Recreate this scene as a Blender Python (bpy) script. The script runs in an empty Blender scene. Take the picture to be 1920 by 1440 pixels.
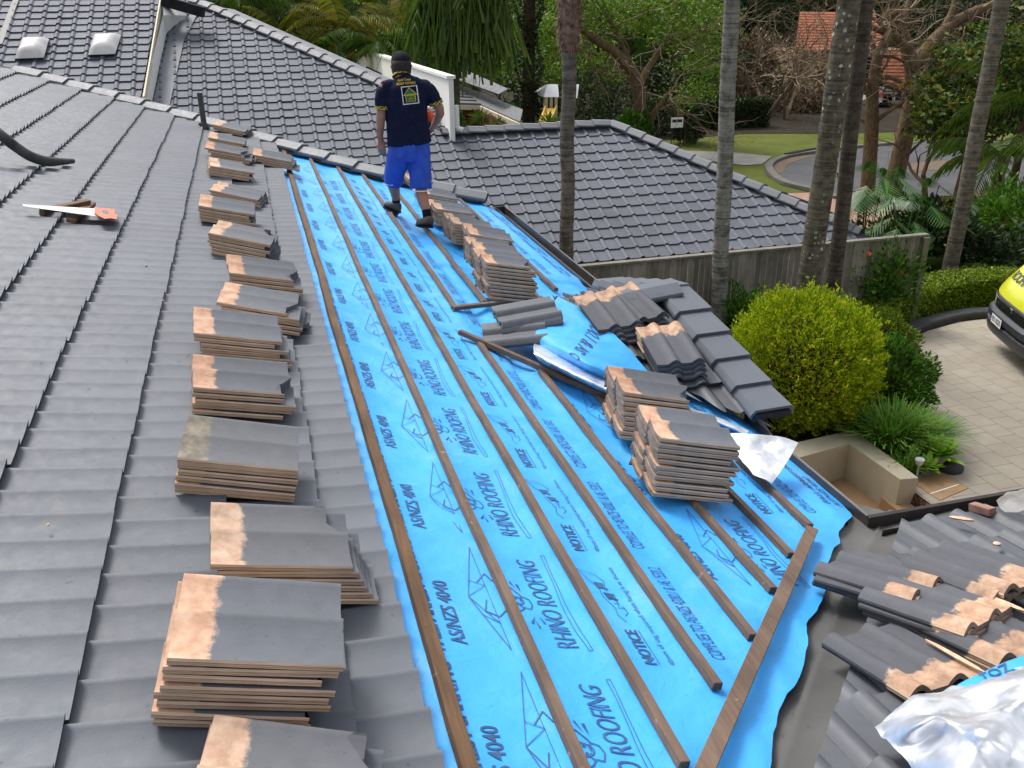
import bpy, bmesh, math, random
import numpy as np
from mathutils import Vector, Matrix
from mathutils.bvhtree import BVHTree
rnd = random.Random(7)
SC = bpy.context.scene
COL = SC.collection
# ------------------------------------------------------------------ camera
W0, H0, F0 = 1920.0, 1440.0, 1693.0
ZC = 5.3                                   # eye height over the driveway
def _basis(p=13.5):
    V = np.array([440-960., -20-720., F0]); D = np.array([5730-960., 1240-720., F0])
    V /= np.linalg.norm(V); D -= V*(V@D); D /= np.linalg.norm(D)
    n = np.cross(D, V); n = -n if n[1] > 0 else n
    t = math.radians(p)
    up = n*math.cos(t)-D*math.sin(t); X = D*math.cos(t)+n*math.sin(t)
    return np.array([X, V, up])
RM = _basis()
CAM = np.array([0., 0., ZC])
def ray(x, y): return RM @ np.array([x-960., y-720., F0])
def atZ(x, y, z):
    r = ray(x, y); return CAM + r*((z-ZC)/r[2])
def atY(x, y, Y):
    r = ray(x, y); return CAM + r*(Y/r[1])
def atX(x, y, X):
    r = ray(x, y); return CAM + r*(X/r[0])
def depth(x, y, d): return CAM + ray(x, y)*(d/F0)
def onpl(x, y, O, n):
    r = ray(x, y); return CAM + r*(((O-CAM)@n)/(r@n))
cam = bpy.data.cameras.new('camera'); co = bpy.data.objects.new('camera', cam); COL.objects.link(co)
cam.sensor_width = 36; cam.lens = 36*F0/W0; cam.clip_start = 0.05; cam.clip_end = 800
m = np.column_stack([RM@np.array([1, 0, 0]), RM@np.array([0, -1, 0]), RM@np.array([0, 0, -1])])
co.matrix_world = Matrix([[*m[0], CAM[0]], [*m[1], CAM[1]], [*m[2], CAM[2]], [0, 0, 0, 1]])
SC.camera = co
SC.render.resolution_x = 1024; SC.render.resolution_y = 768
# ------------------------------------------------------------------ light: bright overcast
SUN_EL, SUN_AZ = math.radians(56), math.radians(-25)     # azimuth from +Y towards +X
w = bpy.data.worlds.new('World'); SC.world = w; w.use_nodes = True
nt = w.node_tree; nt.nodes.clear()
sky = nt.nodes.new('ShaderNodeTexSky'); sky.sky_type = 'NISHITA'; sky.sun_disc = False
sky.sun_elevation = SUN_EL; sky.sun_rotation = SUN_AZ
sky.air_density = 1.0; sky.dust_density = 4.0; sky.ozone_density = 1.0
hs = nt.nodes.new('ShaderNodeHueSaturation'); hs.inputs['Saturation'].default_value = 0.32
bg = nt.nodes.new('ShaderNodeBackground'); bg.inputs['Strength'].default_value = 0.138
ow = nt.nodes.new('ShaderNodeOutputWorld')
nt.links.new(sky.outputs[0], hs.inputs['Color']); nt.links.new(hs.outputs[0], bg.inputs['Color']); nt.links.new(bg.outputs[0], ow.inputs['Surface'])
sl = bpy.data.lights.new('sun', 'SUN'); sl.energy = 1.15; sl.angle = math.radians(16); sl.color = (1, .97, .92)
so = bpy.data.objects.new('sun', sl); COL.objects.link(so)
sd = Vector((math.cos(SUN_EL)*math.sin(SUN_AZ), math.cos(SUN_EL)*math.cos(SUN_AZ), math.sin(SUN_EL)))
so.rotation_euler = sd.to_track_quat('Z', 'Y').to_euler()
so.location = (30, 20, 40)
SC.view_settings.view_transform = 'Standard'; SC.view_settings.look = 'None'
SC.view_settings.exposure = 0.86; SC.view_settings.gamma = 1
SC.render.engine = 'CYCLES'
SC.cycles.max_bounces = 6; SC.cycles.transparent_max_bounces = 6
# ------------------------------------------------------------------ materials
def lin(*c):
    return tuple(((x/255)/12.92 if x/255 <= .04045 else ((x/255+.055)/1.055)**2.4) for x in c)
class NT:
    def __init__(s, name):
        s.m = bpy.data.materials.new(name); s.m.use_nodes = True; s.t = s.m.node_tree
        s.b = s.t.nodes['Principled BSDF']
    def n(s, typ, **k):
        x = s.t.nodes.new('ShaderNode'+typ)
        for a, v in k.items():
            if a in x.inputs.keys() if hasattr(x.inputs, 'keys') else False: x.inputs[a].default_value = v
            else: setattr(x, a, v)
        return x
    def l(s, a, b): s.t.links.new(a, b)
    def coord(s, kind='Object', scale=(1, 1, 1), rot=(0, 0, 0)):
        tc = s.n('TexCoord'); mp = s.n('Mapping'); mp.inputs['Scale'].default_value = scale; mp.inputs['Rotation'].default_value = rot
        s.l(tc.outputs[kind], mp.inputs[0]); return mp.outputs[0]
    def noise(s, vec, scale, detail=4, rough=.55, dist=0):
        x = s.n('TexNoise'); x.inputs['Scale'].default_value = scale; x.inputs['Detail'].default_value = detail
        x.inputs['Roughness'].default_value = rough; x.inputs['Distortion'].default_value = dist
        s.l(vec, x.inputs['Vector']); return x.outputs['Fac']
    def ramp(s, fac, stops):
        x = s.n('ValToRGB'); e = x.color_ramp.elements
        while len(e) > 1: e.remove(e[-1])
        e[0].position = stops[0][0]; e[0].color = (*stops[0][1], 1)
        for p, c in stops[1:]:
            q = e.new(p); q.color = (*c, 1)
        s.l(fac, x.inputs[0]); return x.outputs[0]
    def mix(s, f, a, b, mode='MIX'):
        x = s.n('Mix'); x.data_type = 'RGBA'; x.blend_type = mode
        for v, i in ((f, 0), (a, 6), (b, 7)):
            if isinstance(v, (int, float)): x.inputs[i].default_value = v
            elif isinstance(v, tuple): x.inputs[i].default_value = (*v, 1)
            else: s.l(v, x.inputs[i])
        return x.outputs[2]
    def math(s, op, a, b=0.0):
        x = s.n('Math'); x.operation = op
        for v, i in ((a, 0), (b, 1)):
            if isinstance(v, (int, float)): x.inputs[i].default_value = v
            else: s.l(v, x.inputs[i])
        return x.outputs[0]
    def bump(s, h, strength=.3, dist=.01):
        x = s.n('Bump'); x.inputs['Strength'].default_value = strength; x.inputs['Distance'].default_value = dist
        s.l(h, x.inputs['Height']); s.l(x.outputs[0], s.b.inputs['Normal'])
    def fin(s, col=None, rough=.7, metal=0, spec=.5):
        if col is not None:
            if isinstance(col, tuple): s.b.inputs['Base Color'].default_value = (*col, 1)
            else: s.l(col, s.b.inputs['Base Color'])
        if isinstance(rough, (int, float)): s.b.inputs['Roughness'].default_value = rough
        else: s.l(rough, s.b.inputs['Roughness'])
        if isinstance(rough, (int, float)) and rough >= .85: spec = min(spec, .12)
        s.b.inputs['Metallic'].default_value = metal
        s.b.inputs['Specular IOR Level'].default_value = spec
        return s.m
def mottled(name, a, b, scale=6, rough=.7, bump=.2, bscale=60, metal=0, spec=.5, c=None, rand=0):
    k = NT(name); v = k.coord()
    f = k.noise(v, scale, 6, .6)
    col = k.ramp(f, [(.3, a), (.7, b)])
    if c: col = k.mix(k.ramp(k.noise(v, scale*9, 2), [(.68, (0, 0, 0)), (.74, (1, 1, 1))]), col, c)
    if rand:
        oi = k.n('ObjectInfo'); r = k.math('ADD', k.math('MULTIPLY', oi.outputs['Random'], rand), 1-rand/2)
        hv = k.n('HueSaturation'); k.l(col, hv.inputs['Color']); k.l(r, hv.inputs['Value']); col = hv.outputs[0]
    if bump: k.bump(k.noise(v, bscale, 4), bump, .004)
    return k.fin(col, rough, metal, spec)
def roofmat(name, base, rough, streak=1, var=.12):
    k = NT(name); v = k.coord()
    f1 = k.noise(v, 1.1, 5, .6); f2 = k.noise(v, 22, 4, .6); f3 = k.noise(v, 160, 2, .5)
    lo = tuple(x*(1-var*1.5) for x in base); hi = tuple(x*(1+var) for x in base)
    col = k.ramp(f1, [(.3, lo), (.7, hi)])
    col = k.mix(k.ramp(f2, [(.25, (0, 0, 0)), (.8, (.35, .35, .35))]), col, tuple(x*1.25 for x in base))
    g = k.n('NewGeometry')
    ri = k.math('ADD', k.math('MULTIPLY', g.outputs['Random Per Island'], .09), .955)
    hv = k.n('HueSaturation'); k.l(col, hv.inputs['Color']); k.l(ri, hv.inputs['Value']); col = hv.outputs[0]
    gr = k.ramp(k.noise(v, 4.2, 6, .7, .5), [(.52, (0, 0, 0)), (.68, (.42, .42, .42))]); col = k.mix(gr, col, tuple(a*b for a, b in zip(base, (1.35, 1.28, 1.12))))
    sc_ = k.ramp(k.noise(k.coord('Object', (2, 9, 9)), 3.2, 6, .75), [(.60, (0, 0, 0)), (.70, (.35, .35, .35))]); col = k.mix(sc_, col, tuple(x*.62 for x in base))
    sp = k.ramp(k.noise(v, 34, 1), [(.74, (0, 0, 0)), (.77, (1, 1, 1))])
    col = k.mix(k.math('MULTIPLY', sp, .55), col, tuple(x*.35 for x in base))
    k.bump(k.math('ADD', k.math('MULTIPLY', f3, .5), f2), .25, .003)
    rr = k.ramp(f2, [(.2, (rough-.08,)*3), (.8, (rough+.1,)*3)])
    return k.fin(col, rr, 0, .5)
M = {}
M['roof'] = roofmat('grey_roof_paint', (.100, .112, .134), .55)
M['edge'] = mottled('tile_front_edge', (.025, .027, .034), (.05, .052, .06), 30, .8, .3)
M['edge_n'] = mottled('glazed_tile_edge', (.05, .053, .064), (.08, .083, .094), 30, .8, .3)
M['roof_n'] = roofmat('glazed_grey_tile', (.100, .109, .134), .68, var=.2)
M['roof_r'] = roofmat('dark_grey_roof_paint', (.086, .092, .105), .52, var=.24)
M['cap'] = roofmat('ridge_cap_paint', (.15, .155, .17), .55)
M['dark'] = mottled('dark_recess', (.012, .012, .014), (.03, .03, .032), 5, .9, 0)
M['mortar'] = mottled('dark_pointing', (.03, .031, .036), (.06, .06, .066), 14, .9, .4)
def tilemat(name, paint, dirty=False, dk=False, head=None):
    k = NT(name); tc = k.n('TexCoord'); sp = k.n('SeparateXYZ'); k.l(tc.outputs['Object'], sp.inputs[0])
    oi = k.n('ObjectInfo'); va = k.n('VectorMath'); va.operation = 'ADD'
    cb = k.n('CombineXYZ'); rr = k.math('MULTIPLY', oi.outputs['Random'], 40); k.l(rr, cb.inputs[0]); k.l(rr, cb.inputs[1])
    k.l(tc.outputs['Object'], va.inputs[0]); k.l(cb.outputs[0], va.inputs[1]); v = va.outputs[0]
    n1 = k.noise(v, 16, 5, .65); n2 = k.noise(v, 70, 4); n3 = k.noise(v, 7, 3)
    e = k.math('ADD', sp.outputs[0], k.math('MULTIPLY', n1, -.11 if dk else -.075))
    isb = k.ramp(e, [(.048, (1, 1, 1)), (.062, (0, 0, 0))])
    if dirty: bare = k.ramp(n1, [(.3, lin(88, 82, 74)), (.5, lin(120, 112, 98)), (.75, lin(160, 150, 130))])
    elif head: bare = k.ramp(n1, [(.25, lin(*head[0])), (.5, lin(*head[1])), (.75, lin(*head[2]))])
    else: bare = k.ramp(n1, [(.25, lin(160, 118, 92)), (.5, lin(196, 156, 128)), (.75, lin(214, 186, 160))])
    bare = k.mix(k.ramp(n3, [(.55, (0, 0, 0)), (.8, (.5, .5, .5))]), bare, lin(170, 104, 76) if not dirty else lin(90, 86, 60))
    pt = k.ramp(n1, [(.2, tuple(x*.85 for x in paint)), (.8, tuple(x*1.15 for x in paint))])
    spk = k.ramp(k.noise(v, 90, 1), [(.72, (0, 0, 0)), (.75, (1, 1, 1))])
    pt = k.mix(k.math('MULTIPLY', spk, .5), pt, tuple(x*.4 for x in paint))
    top = k.mix(isb, pt, bare)
    nn = k.n('SeparateXYZ'); k.l(tc.outputs['Normal'], nn.inputs[0])
    ay = k.math('ABSOLUTE', nn.outputs[1]); side = k.math('GREATER_THAN', ay, .8)
    hx = k.math('LESS_THAN', nn.outputs[0], -.6); bot = k.math('LESS_THAN', nn.outputs[2], -.35)
    st = k.noise(k.coord('Object', (6, 1, 260)), 1, 3)
    sc = k.ramp(st, [(.3, lin(140, 118, 100)), (.5, lin(200, 172, 146)), (.8, lin(222, 198, 172))])
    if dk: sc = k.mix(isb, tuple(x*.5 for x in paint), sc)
    gry = k.ramp(n1, [(.3, lin(96, 86, 78)), (.7, lin(150, 132, 116))])
    c = k.mix(side, top, sc); c = k.mix(hx, c, gry); c = k.mix(bot, c, gry)
    hv = k.n('HueSaturation'); k.l(c, hv.inputs['Color'])
    k.l(k.math('ADD', k.math('MULTIPLY', oi.outputs['Random'], .25), .87), hv.inputs['Value'])
    k.bump(k.math('ADD', n2, st), .3, .002)
    return k.fin(hv.outputs[0], .72)
M['tile'] = tilemat('loose_tile', (.108, .117, .136))
M['tile_old'] = tilemat('weathered_loose_tile', (.115, .12, .13), True)
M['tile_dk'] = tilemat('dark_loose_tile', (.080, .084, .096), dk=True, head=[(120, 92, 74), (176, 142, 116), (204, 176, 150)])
def wood(name, a, b, along, rough=.75, isl=False):
    k = NT(name); sc = [14, 14, 14]; sc[along] = 1.2
    v = k.coord('Object', tuple(sc)); v0 = k.coord()
    n = k.noise(v, 3, 6, .6, 1.0); big = k.noise(v0, 3.0, 3)
    c = k.ramp(n, [(.25, a), (.75, b)])
    c = k.mix(k.ramp(big, [(.4, (0, 0, 0)), (.75, (.6, .6, .6))]), c, tuple(x*.62 for x in a))
    gv = k.ramp(k.noise(k.coord('Object', (3, 3, 3)), 9, 2), [(.70, (0, 0, 0)), (.74, (1, 1, 1))])
    c = k.mix(k.math('MULTIPLY', gv, .35), c, lin(190, 165, 140))
    if isl:
        g = k.n('NewGeometry'); hv = k.n('HueSaturation'); k.l(c, hv.inputs['Color']); k.l(k.math('ADD', k.math('MULTIPLY', g.outputs['Random Per Island'], .5), .72), hv.inputs['Value']); c = hv.outputs[0]
    k.bump(n, .4, .002); return k.fin(c, rough, 0, .3)
M['batten'] = wood('aged_batten_timber', lin(90, 74, 63), lin(128, 107, 92), 1)
M['batten_y'] = wood('treated_batten_timber', lin(84, 62, 44), lin(120, 93, 66), 1)
M['offcut'] = wood('hardwood_offcut', lin(84, 58, 44), lin(140, 112, 86), 0)
M['fence'] = wood('weathered_paling', lin(108, 106, 96), lin(158, 152, 140), 2, isl=True)
M['fence2'] = wood('mossy_paling', lin(92, 96, 72), lin(138, 136, 110), 2, isl=True)
def sark(name, base):
    k = NT(name); v = k.coord()
    n = k.noise(v, 2.2, 4, .5, .6); n2 = k.noise(v, 14, 4, .55, .8); n3 = k.noise(v, 2.8, 2)
    c = k.ramp(n, [(.3, tuple(x*.93 for x in base)), (.7, tuple(min(x*1.05, .98) for x in base))])
    d = k.ramp(k.noise(v, 26, 1), [(.76, (0, 0, 0)), (.79, (1, 1, 1))])
    c = k.mix(k.math('MULTIPLY', d, .35), c, tuple(x*.5 for x in base))
    sm = k.ramp(k.noise(v, 5, 5, .7), [(.62, (0, 0, 0)), (.75, (.35, .35, .35))])
    c = k.mix(sm, c, lin(120, 170, 215))
    ft = k.ramp(k.noise(v, 1.7, 6, .72, .4), [(.55, (0, 0, 0)), (.72, (.28, .28, .28))]); c = k.mix(ft, c, lin(150, 190, 215))
    wv = k.n('TexWave'); wv.wave_type = 'BANDS'; wv.bands_direction = 'DIAGONAL'; wv.inputs['Scale'].default_value = 1.6; wv.inputs['Distortion'].default_value = 9; wv.inputs['Detail'].default_value = 3; k.l(v, wv.inputs['Vector'])
    k.bump(k.math('ADD', k.math('MULTIPLY', wv.outputs['Fac'], .5), k.math('ADD', n, k.math('MULTIPLY', n2, .35))), .42, .035)
    return k.fin(c, .48, 0, .35)
M['sark'] = sark('blue_sarking', (.052, .375, .86))
M['ink'] = mottled('navy_print', (.02, .06, .15), (.04, .12, .27), 12, .6, 0)
def foil():
    k = NT('crinkled_foil'); v = k.coord()
    a = k.noise(v, 5, 2, .5, .5); b = k.noise(v, 16, 2, .5, .4)
    k.bump(k.math('ADD', a, k.math('MULTIPLY', b, .3)), .5, .03)
    c = k.ramp(b, [(.3, (.66, .68, .72)), (.6, (.86, .87, .90))])
    return k.fin(c, k.ramp(a, [(.3, (.28,)*3), (.7, (.46,)*3)]), .80, .5)
M['foil'] = foil()
M['gutter'] = mottled('brown_gutter', (.028, .022, .02), (.055, .044, .04), 9, .45, .1)
M['gutter_in'] = mottled('dirty_gutter_inside', (.02, .016, .014), (.06, .042, .032), 12, .85, .3)
M['valley'] = mottled('weathered_valley_tray', (.070, .070, .070), (.115, .112, .106), 3, .55, .25, 30, 0, .4, (.08, .066, .045))
M['wall_w'] = mottled('white_render', (.74, .73, .68), (.82, .81, .77), 3, .9, .1)
M['fascia'] = mottled('white_fascia', (.74, .74, .72), (.82, .82, .80), 3, .7, 0)
M['cream'] = mottled('cream_trim', (.62, .55, .40), (.70, .63, .48), 3, .7, 0)
M['brick_in'] = mottled('house_render', (.45, .40, .33), (.52, .47, .40), 2, .9, .1)
def uvbox(): pass
# ------------------------------------------------------------------ objects
def tag(o, label=None, cat=None, group=None, kind=None):
    if label: o['label'] = label
    if cat: o['category'] = cat
    if group: o['group'] = group
    if kind: o['kind'] = kind
    return o
def empty(name, loc, label, cat, group=None):
    o = bpy.data.objects.new(name, None); COL.objects.link(o); o.location = Vector(tuple(loc)); o.empty_display_size = .2
    return tag(o, label, cat, group)
def par(o, p):
    if p is not None:
        o.parent = p; o.matrix_parent_inverse = Matrix.Translation(-wloc(p)) if p.type == 'EMPTY' else Matrix()
        if p.type != 'EMPTY': o.matrix_parent_inverse = Matrix()
    return o
def wloc(p): return Vector(p.location)
class MB:
    def __init__(s): s.v = []; s.f = []; s.m = []; s.mi = 0
    def add(s, P):
        s.v.append((float(P[0]), float(P[1]), float(P[2]))); return len(s.v)-1
    def face(s, *i): s.f.append(tuple(i)); s.m.append(s.mi)
    def poly(s, pts): s.face(*[s.add(p) for p in pts])
    def grid(s, G, close=False):
        R = len(G); C = len(G[0]); b = len(s.v)
        for r in G:
            for p in r: s.add(p)
        for i in range(R-1):
            for j in range(C-1 if not close else C):
                j2 = (j+1) % C
                s.face(b+i*C+j, b+i*C+j2, b+(i+1)*C+j2, b+(i+1)*C+j)
        return b
    def box(s, O, ex, ey, ez):
        """O corner, full edge vectors"""
        O, ex, ey, ez = map(np.array, (O, ex, ey, ez)); b = len(s.v)
        for k in range(8): s.add(O+ex*(k & 1)+ey*((k >> 1) & 1)+ez*((k >> 2) & 1))
        for q in ((0, 2, 3, 1), (4, 5, 7, 6), (0, 1, 5, 4), (2, 6, 7, 3), (0, 4, 6, 2), (1, 3, 7, 5)): s.face(*[b+i for i in q])
    def beam(s, A, B, up, wd, h):
        """bar from A to B, centred across, A/B on the top face"""
        A, B, up = map(np.array, (A, B, up)); d = B-A; L = np.linalg.norm(d); d = d/L
        sd_ = np.cross(d, up); sd_ /= np.linalg.norm(sd_); u = np.cross(sd_, d)
        s.box(A-sd_*wd/2-u*h, d*L, sd_*wd, u*h)
    def tube(s, pts, rad, seg=10, cap=True, sq=1.0):
        pts = [np.array(p, float) for p in pts]; n = len(pts)
        if not hasattr(rad, '__len__'): rad = [rad]*n
        rings = []; prev = None
        for i, p in enumerate(pts):
            t = pts[min(i+1, n-1)]-pts[max(i-1, 0)]; t /= (np.linalg.norm(t)+1e-9)
            if prev is None:
                a = np.array([0, 0, 1.]) if abs(t[2]) < .9 else np.array([1., 0, 0])
                e = np.cross(t, a)
            else: e = prev-t*(prev@t)
            e /= (np.linalg.norm(e)+1e-9); prev = e; g = np.cross(t, e)
            rings.append([p+rad[i]*(e*math.cos(2*math.pi*k/seg)+g*math.sin(2*math.pi*k/seg)*sq) for k in range(seg)])
        b = s.grid(rings, True)
        if cap:
            s.face(*[b+k for k in range(seg)][::-1]); s.face(*[b+(n-1)*seg+k for k in range(seg)])
    def loft(s, rings, cap=True):
        b = s.grid(rings, True); seg = len(rings[0]); n = len(rings)
        if cap:
            s.face(*[b+k for k in range(seg)][::-1]); s.face(*[b+(n-1)*seg+k for k in range(seg)])
    def build(s, name, mats, parent=None, smooth=False, auto=None):
        me = bpy.data.meshes.new(name); me.from_pydata(s.v, [], s.f); 
        if not isinstance(mats, (list, tuple)): mats = [mats]
        for mm in mats: me.materials.append(M[mm] if isinstance(mm, str) else mm)
        if len(mats) > 1: me.polygons.foreach_set('material_index', s.m)
        if smooth: me.polygons.foreach_set('use_smooth', [True]*len(me.polygons))
        me.update()
        if auto is not None: me.set_sharp_from_angle(angle=math.radians(auto))
        o = bpy.data.objects.new(name, me); COL.objects.link(o); par(o, parent); return o
def ngon_norm(o):
    bm = bmesh.new(); bm.from_mesh(o.data); bmesh.ops.recalc_face_normals(bm, faces=bm.faces); bm.to_mesh(o.data); bm.free(); return o
def bevel(o, w=.01, seg=2):
    md = o.modifiers.new('bevel', 'BEVEL'); md.width = w; md.segments = seg; md.limit_method = 'ANGLE'; return o
def baked(o):
    """replace modifiers by their result"""
    dg = bpy.context.evaluated_depsgraph_get(); me = bpy.data.meshes.new_from_object(o.evaluated_get(dg)); o.modifiers.clear(); o.data = me; return o
def quads(name, P, mat, parent=None, K=4):
    """P: (N,4,3) array of quads -> one mesh"""
    P = np.asarray(P, dtype=np.float32); n = len(P)
    me = bpy.data.meshes.new(name); me.vertices.add(n*K); me.loops.add(n*K); me.polygons.add(n)
    me.vertices.foreach_set('co', P.reshape(-1)); me.loops.foreach_set('vertex_index', np.arange(n*K, dtype=np.int32))
    me.polygons.foreach_set('loop_start', np.arange(0, n*K, K, dtype=np.int32))
    try: me.polygons.foreach_set('loop_total', np.full(n, K, dtype=np.int32))
    except Exception: pass
    me.materials.append(M[mat] if isinstance(mat, str) else mat); me.update(calc_edges=True); me.validate()
    o = bpy.data.objects.new(name, me); COL.objects.link(o); par(o, parent); return o
def bisect(o, P, n):
    bm = bmesh.new(); bm.from_mesh(o.data)
    bmesh.ops.bisect_plane(bm, geom=bm.verts[:]+bm.edges[:]+bm.faces[:], dist=1e-5, plane_co=Vector(tuple(map(float, P))), plane_no=Vector(tuple(map(float, n))), clear_inner=True)
    bm.to_mesh(o.data); bm.free(); return o
def vnoise(x, y, s=0):
    return (math.sin(x*1.7+s)*math.cos(y*2.3+s*1.3)+math.sin(x*3.9+y*1.1+s*2)*.5+math.sin(y*5.3-x*2.7+s)*.35)/1.85
def catmull(P, n):
    P = [np.array(p, float) for p in P]; out = []
    Q = [2*P[0]-P[1]]+P+[2*P[-1]-P[-2]]
    for i in range(n):
        t = i/(n-1)*(len(P)-1); k = min(int(t), len(P)-2); t -= k
        a, b, c, d = Q[k], Q[k+1], Q[k+2], Q[k+3]
        out.append(.5*((2*b)+(-a+c)*t+(2*a-5*b+4*c-d)*t*t+(-a+3*b-3*c+d)*t**3))
    return out
def patch(ctrl, nu, nv, amp=0, s=0, nrm=(0, 0, 1), freq=6):
    rows = [catmull(r, nv) for r in ctrl]
    cols = [catmull([rows[i][j] for i in range(len(rows))], nu) for j in range(nv)]
    nrm = np.array(nrm)
    return [[cols[j][i]+nrm*amp*vnoise(cols[j][i][0]*freq, cols[j][i][1]*freq, s) for j in range(nv)] for i in range(nu)]
def textmesh(body, size=1.0, off=0.0, shear=0.0, space=1.0, align='LEFT'):
    c = bpy.data.curves.new('txt', 'FONT'); c.body = body; c.size = size; c.offset = off; c.shear = shear; c.space_character = space; c.align_x = align
    c.resolution_u = 3
    o = bpy.data.objects.new('txt', c); COL.objects.link(o)
    dg = bpy.context.evaluated_depsgraph_get(); me = bpy.data.meshes.new_from_object(o.evaluated_get(dg))
    vs = [tuple(v.co) for v in me.vertices]; fs = [tuple(p.vertices) for p in me.polygons]
    bpy.data.objects.remove(o); bpy.data.meshes.remove(me); bpy.data.curves.remove(c)
    return vs, fs
def strokes(lines, wd):
    """polylines -> ribbon quads in 2D"""
    vs, fs = [], []
    for ln in lines:
        for (x0, y0), (x1, y1) in zip(ln[:-1], ln[1:]):
            dx, dy = x1-x0, y1-y0; L = math.hypot(dx, dy) or 1e-6; nx, ny = -dy/L*wd/2, dx/L*wd/2
            b = len(vs); vs += [(x0+nx, y0+ny, 0), (x0-nx, y0-ny, 0), (x1-nx, y1-ny, 0), (x1+nx, y1+ny, 0)]; fs.append((b, b+1, b+2, b+3))
    return vs, fs
# ================================================================== OUR HOUSE
HH = 1.75
_Vc = np.array([440-960., -20-720., F0]); _Dc = np.array([5730-960., 1240-720., F0]); _Vc /= np.linalg.norm(_Vc); _Dc -= _Vc*(_Vc@_Dc); _Dc /= np.linalg.norm(_Dc)
D3 = RM@_Dc; V3 = np.array([0., 1., 0.]); N3 = np.cross(D3, V3); N3 /= np.linalg.norm(N3)
if N3[2] < 0: N3 = -N3
O3 = CAM-N3*HH
def RF(u, v, w=0.): return O3+D3*u+V3*v+N3*w
def uv(x, y, w=0.):
    P = onpl(x, y, O3+N3*w, N3)-O3; return P@D3, P@V3
def RP(x, y, w=0.): return onpl(x, y, O3+N3*w, N3)
def tilefield(mb, O, eu, ev, n, E, vlim, pitch=.16, roll=.72, rh=.030, tilt=.038, th=.025, flip=False, lap=.03, per=2, seed=1, jit=1.0, sym=False, edge=None, wave=False):
    """courses of interlocking profiled tiles; vlim(u) -> (v0, v1); every tile its own island"""
    r = random.Random(seed)
    if sym: ts = [0, .06, .11, .16, .21, .26, .32, .5, .75, 1]
    elif wave: ts = [0, .05, .1, .16, .22, .28, .34, .40, .46, .51, .56, .75, 1]
    else: ts = [0, .015, .03, .05, .10, .15, .22, .32, .45, .6, .8, 1]
    def prof(t):
        if sym: return rh*math.sin(math.pi*t/.32)**.8 if t < .32 else 0.
        if wave: return rh*max(0., math.cos(math.pi*(t-.28)/.56)) if t < .56 else 0.
        if t < .05: return rh*(1-(1-t/.05)**2)
        if t < .10: return rh
        q_ = (t-.10)/.90; return rh*((1-q_)**2.6*.85+.15*(1-q_))
    for k in range(len(E)-1):
        ua, ub = E[k]-lap, E[k+1]
        va, vb = vlim((E[k]+E[k+1])/2); a0, b0 = vlim(E[k]); a1, b1 = vlim(E[k+1])
        W = pitch*per; off = ((k*.37) % 1)*0
        i0 = int(math.floor(va/W))-1; i1 = int(math.ceil(max(b0, b1, vb)/W))+1
        for i in range(i0, i1):
            js = [r.gauss(0, 1)*jit for _ in range(4)]
            du = js[0]*.0025; dw0 = js[1]*.0008; dw1 = abs(js[2])*.0022; dv = js[3]*.0008
            lo, hi = i*W+off, (i+1)*W+off
            cols = []
            for q in range(per):
                for t in ts[:-1]: cols.append((lo+(q+t)*pitch, prof(t)))
            cols.append((hi-.0015, prof(1)))
            if flip: cols = [(lo+hi-v, h) for v, h in cols][::-1]
            top = []; 
            for (uu, wb, dz) in ((ua, 0., dw0), (ub+du, tilt, dw1)):
                l0, l1 = vlim(min(max(uu, E[0]), E[-1]))
                if edge: 
                    l0 = l0+edge*vnoise(uu*9, k*3.1, 2); 
                row = []
                for v, h in cols:
                    vc = min(max(v, l0), l1); row.append((uu, vc+dv, h+wb+dz, v != vc))
                top.append(row)
            if all(p[3] for p in top[0]) and all(p[3] for p in top[1]): continue
            P = lambda p, d=0.: O+eu*p[0]+ev*p[1]+n*(p[2]-d)
            nn = len(cols)
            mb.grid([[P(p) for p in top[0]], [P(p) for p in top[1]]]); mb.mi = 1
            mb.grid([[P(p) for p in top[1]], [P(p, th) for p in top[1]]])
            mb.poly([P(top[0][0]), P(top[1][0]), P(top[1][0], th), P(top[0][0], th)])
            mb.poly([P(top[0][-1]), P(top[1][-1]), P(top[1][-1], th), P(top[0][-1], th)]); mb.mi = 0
house = empty('tiled_house', (0, 4, 0), 'nearest house, its grey tiled roof half stripped to blue sarking and battens', 'house')
E = [x*HH for x in (-2.64, -2.36, -2.09, -1.82, -1.555, -1.295, -1.04, -.79, -.555, -.33, -.115, .092, .285, .402)]
HIP = [(-2.7, 9.3), (-1.575, 8.46), (-1.06, 8.13), (-.57, 7.8), (-.128, 7.5), (.298, 7.2), (.643, 6.88), (.99, 6.6), (1.157, 6.48), (1.835, 6.22), (2.2, 6.05)]
HIP = [(a*HH, b*HH) for a, b in HIP]
def vhip(u):
    return float(np.interp(u, [a for a, b in HIP], [b for a, b in HIP]))
VLO = -1.6
mb = MB()
tilefield(mb, O3-N3*.012, D3, V3, N3, E, lambda u: (VLO, vhip(u)), flip=True, seed=3)
main_tiles = mb.build('roof_tiles', ['roof', 'edge'], house, True, 32)
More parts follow.
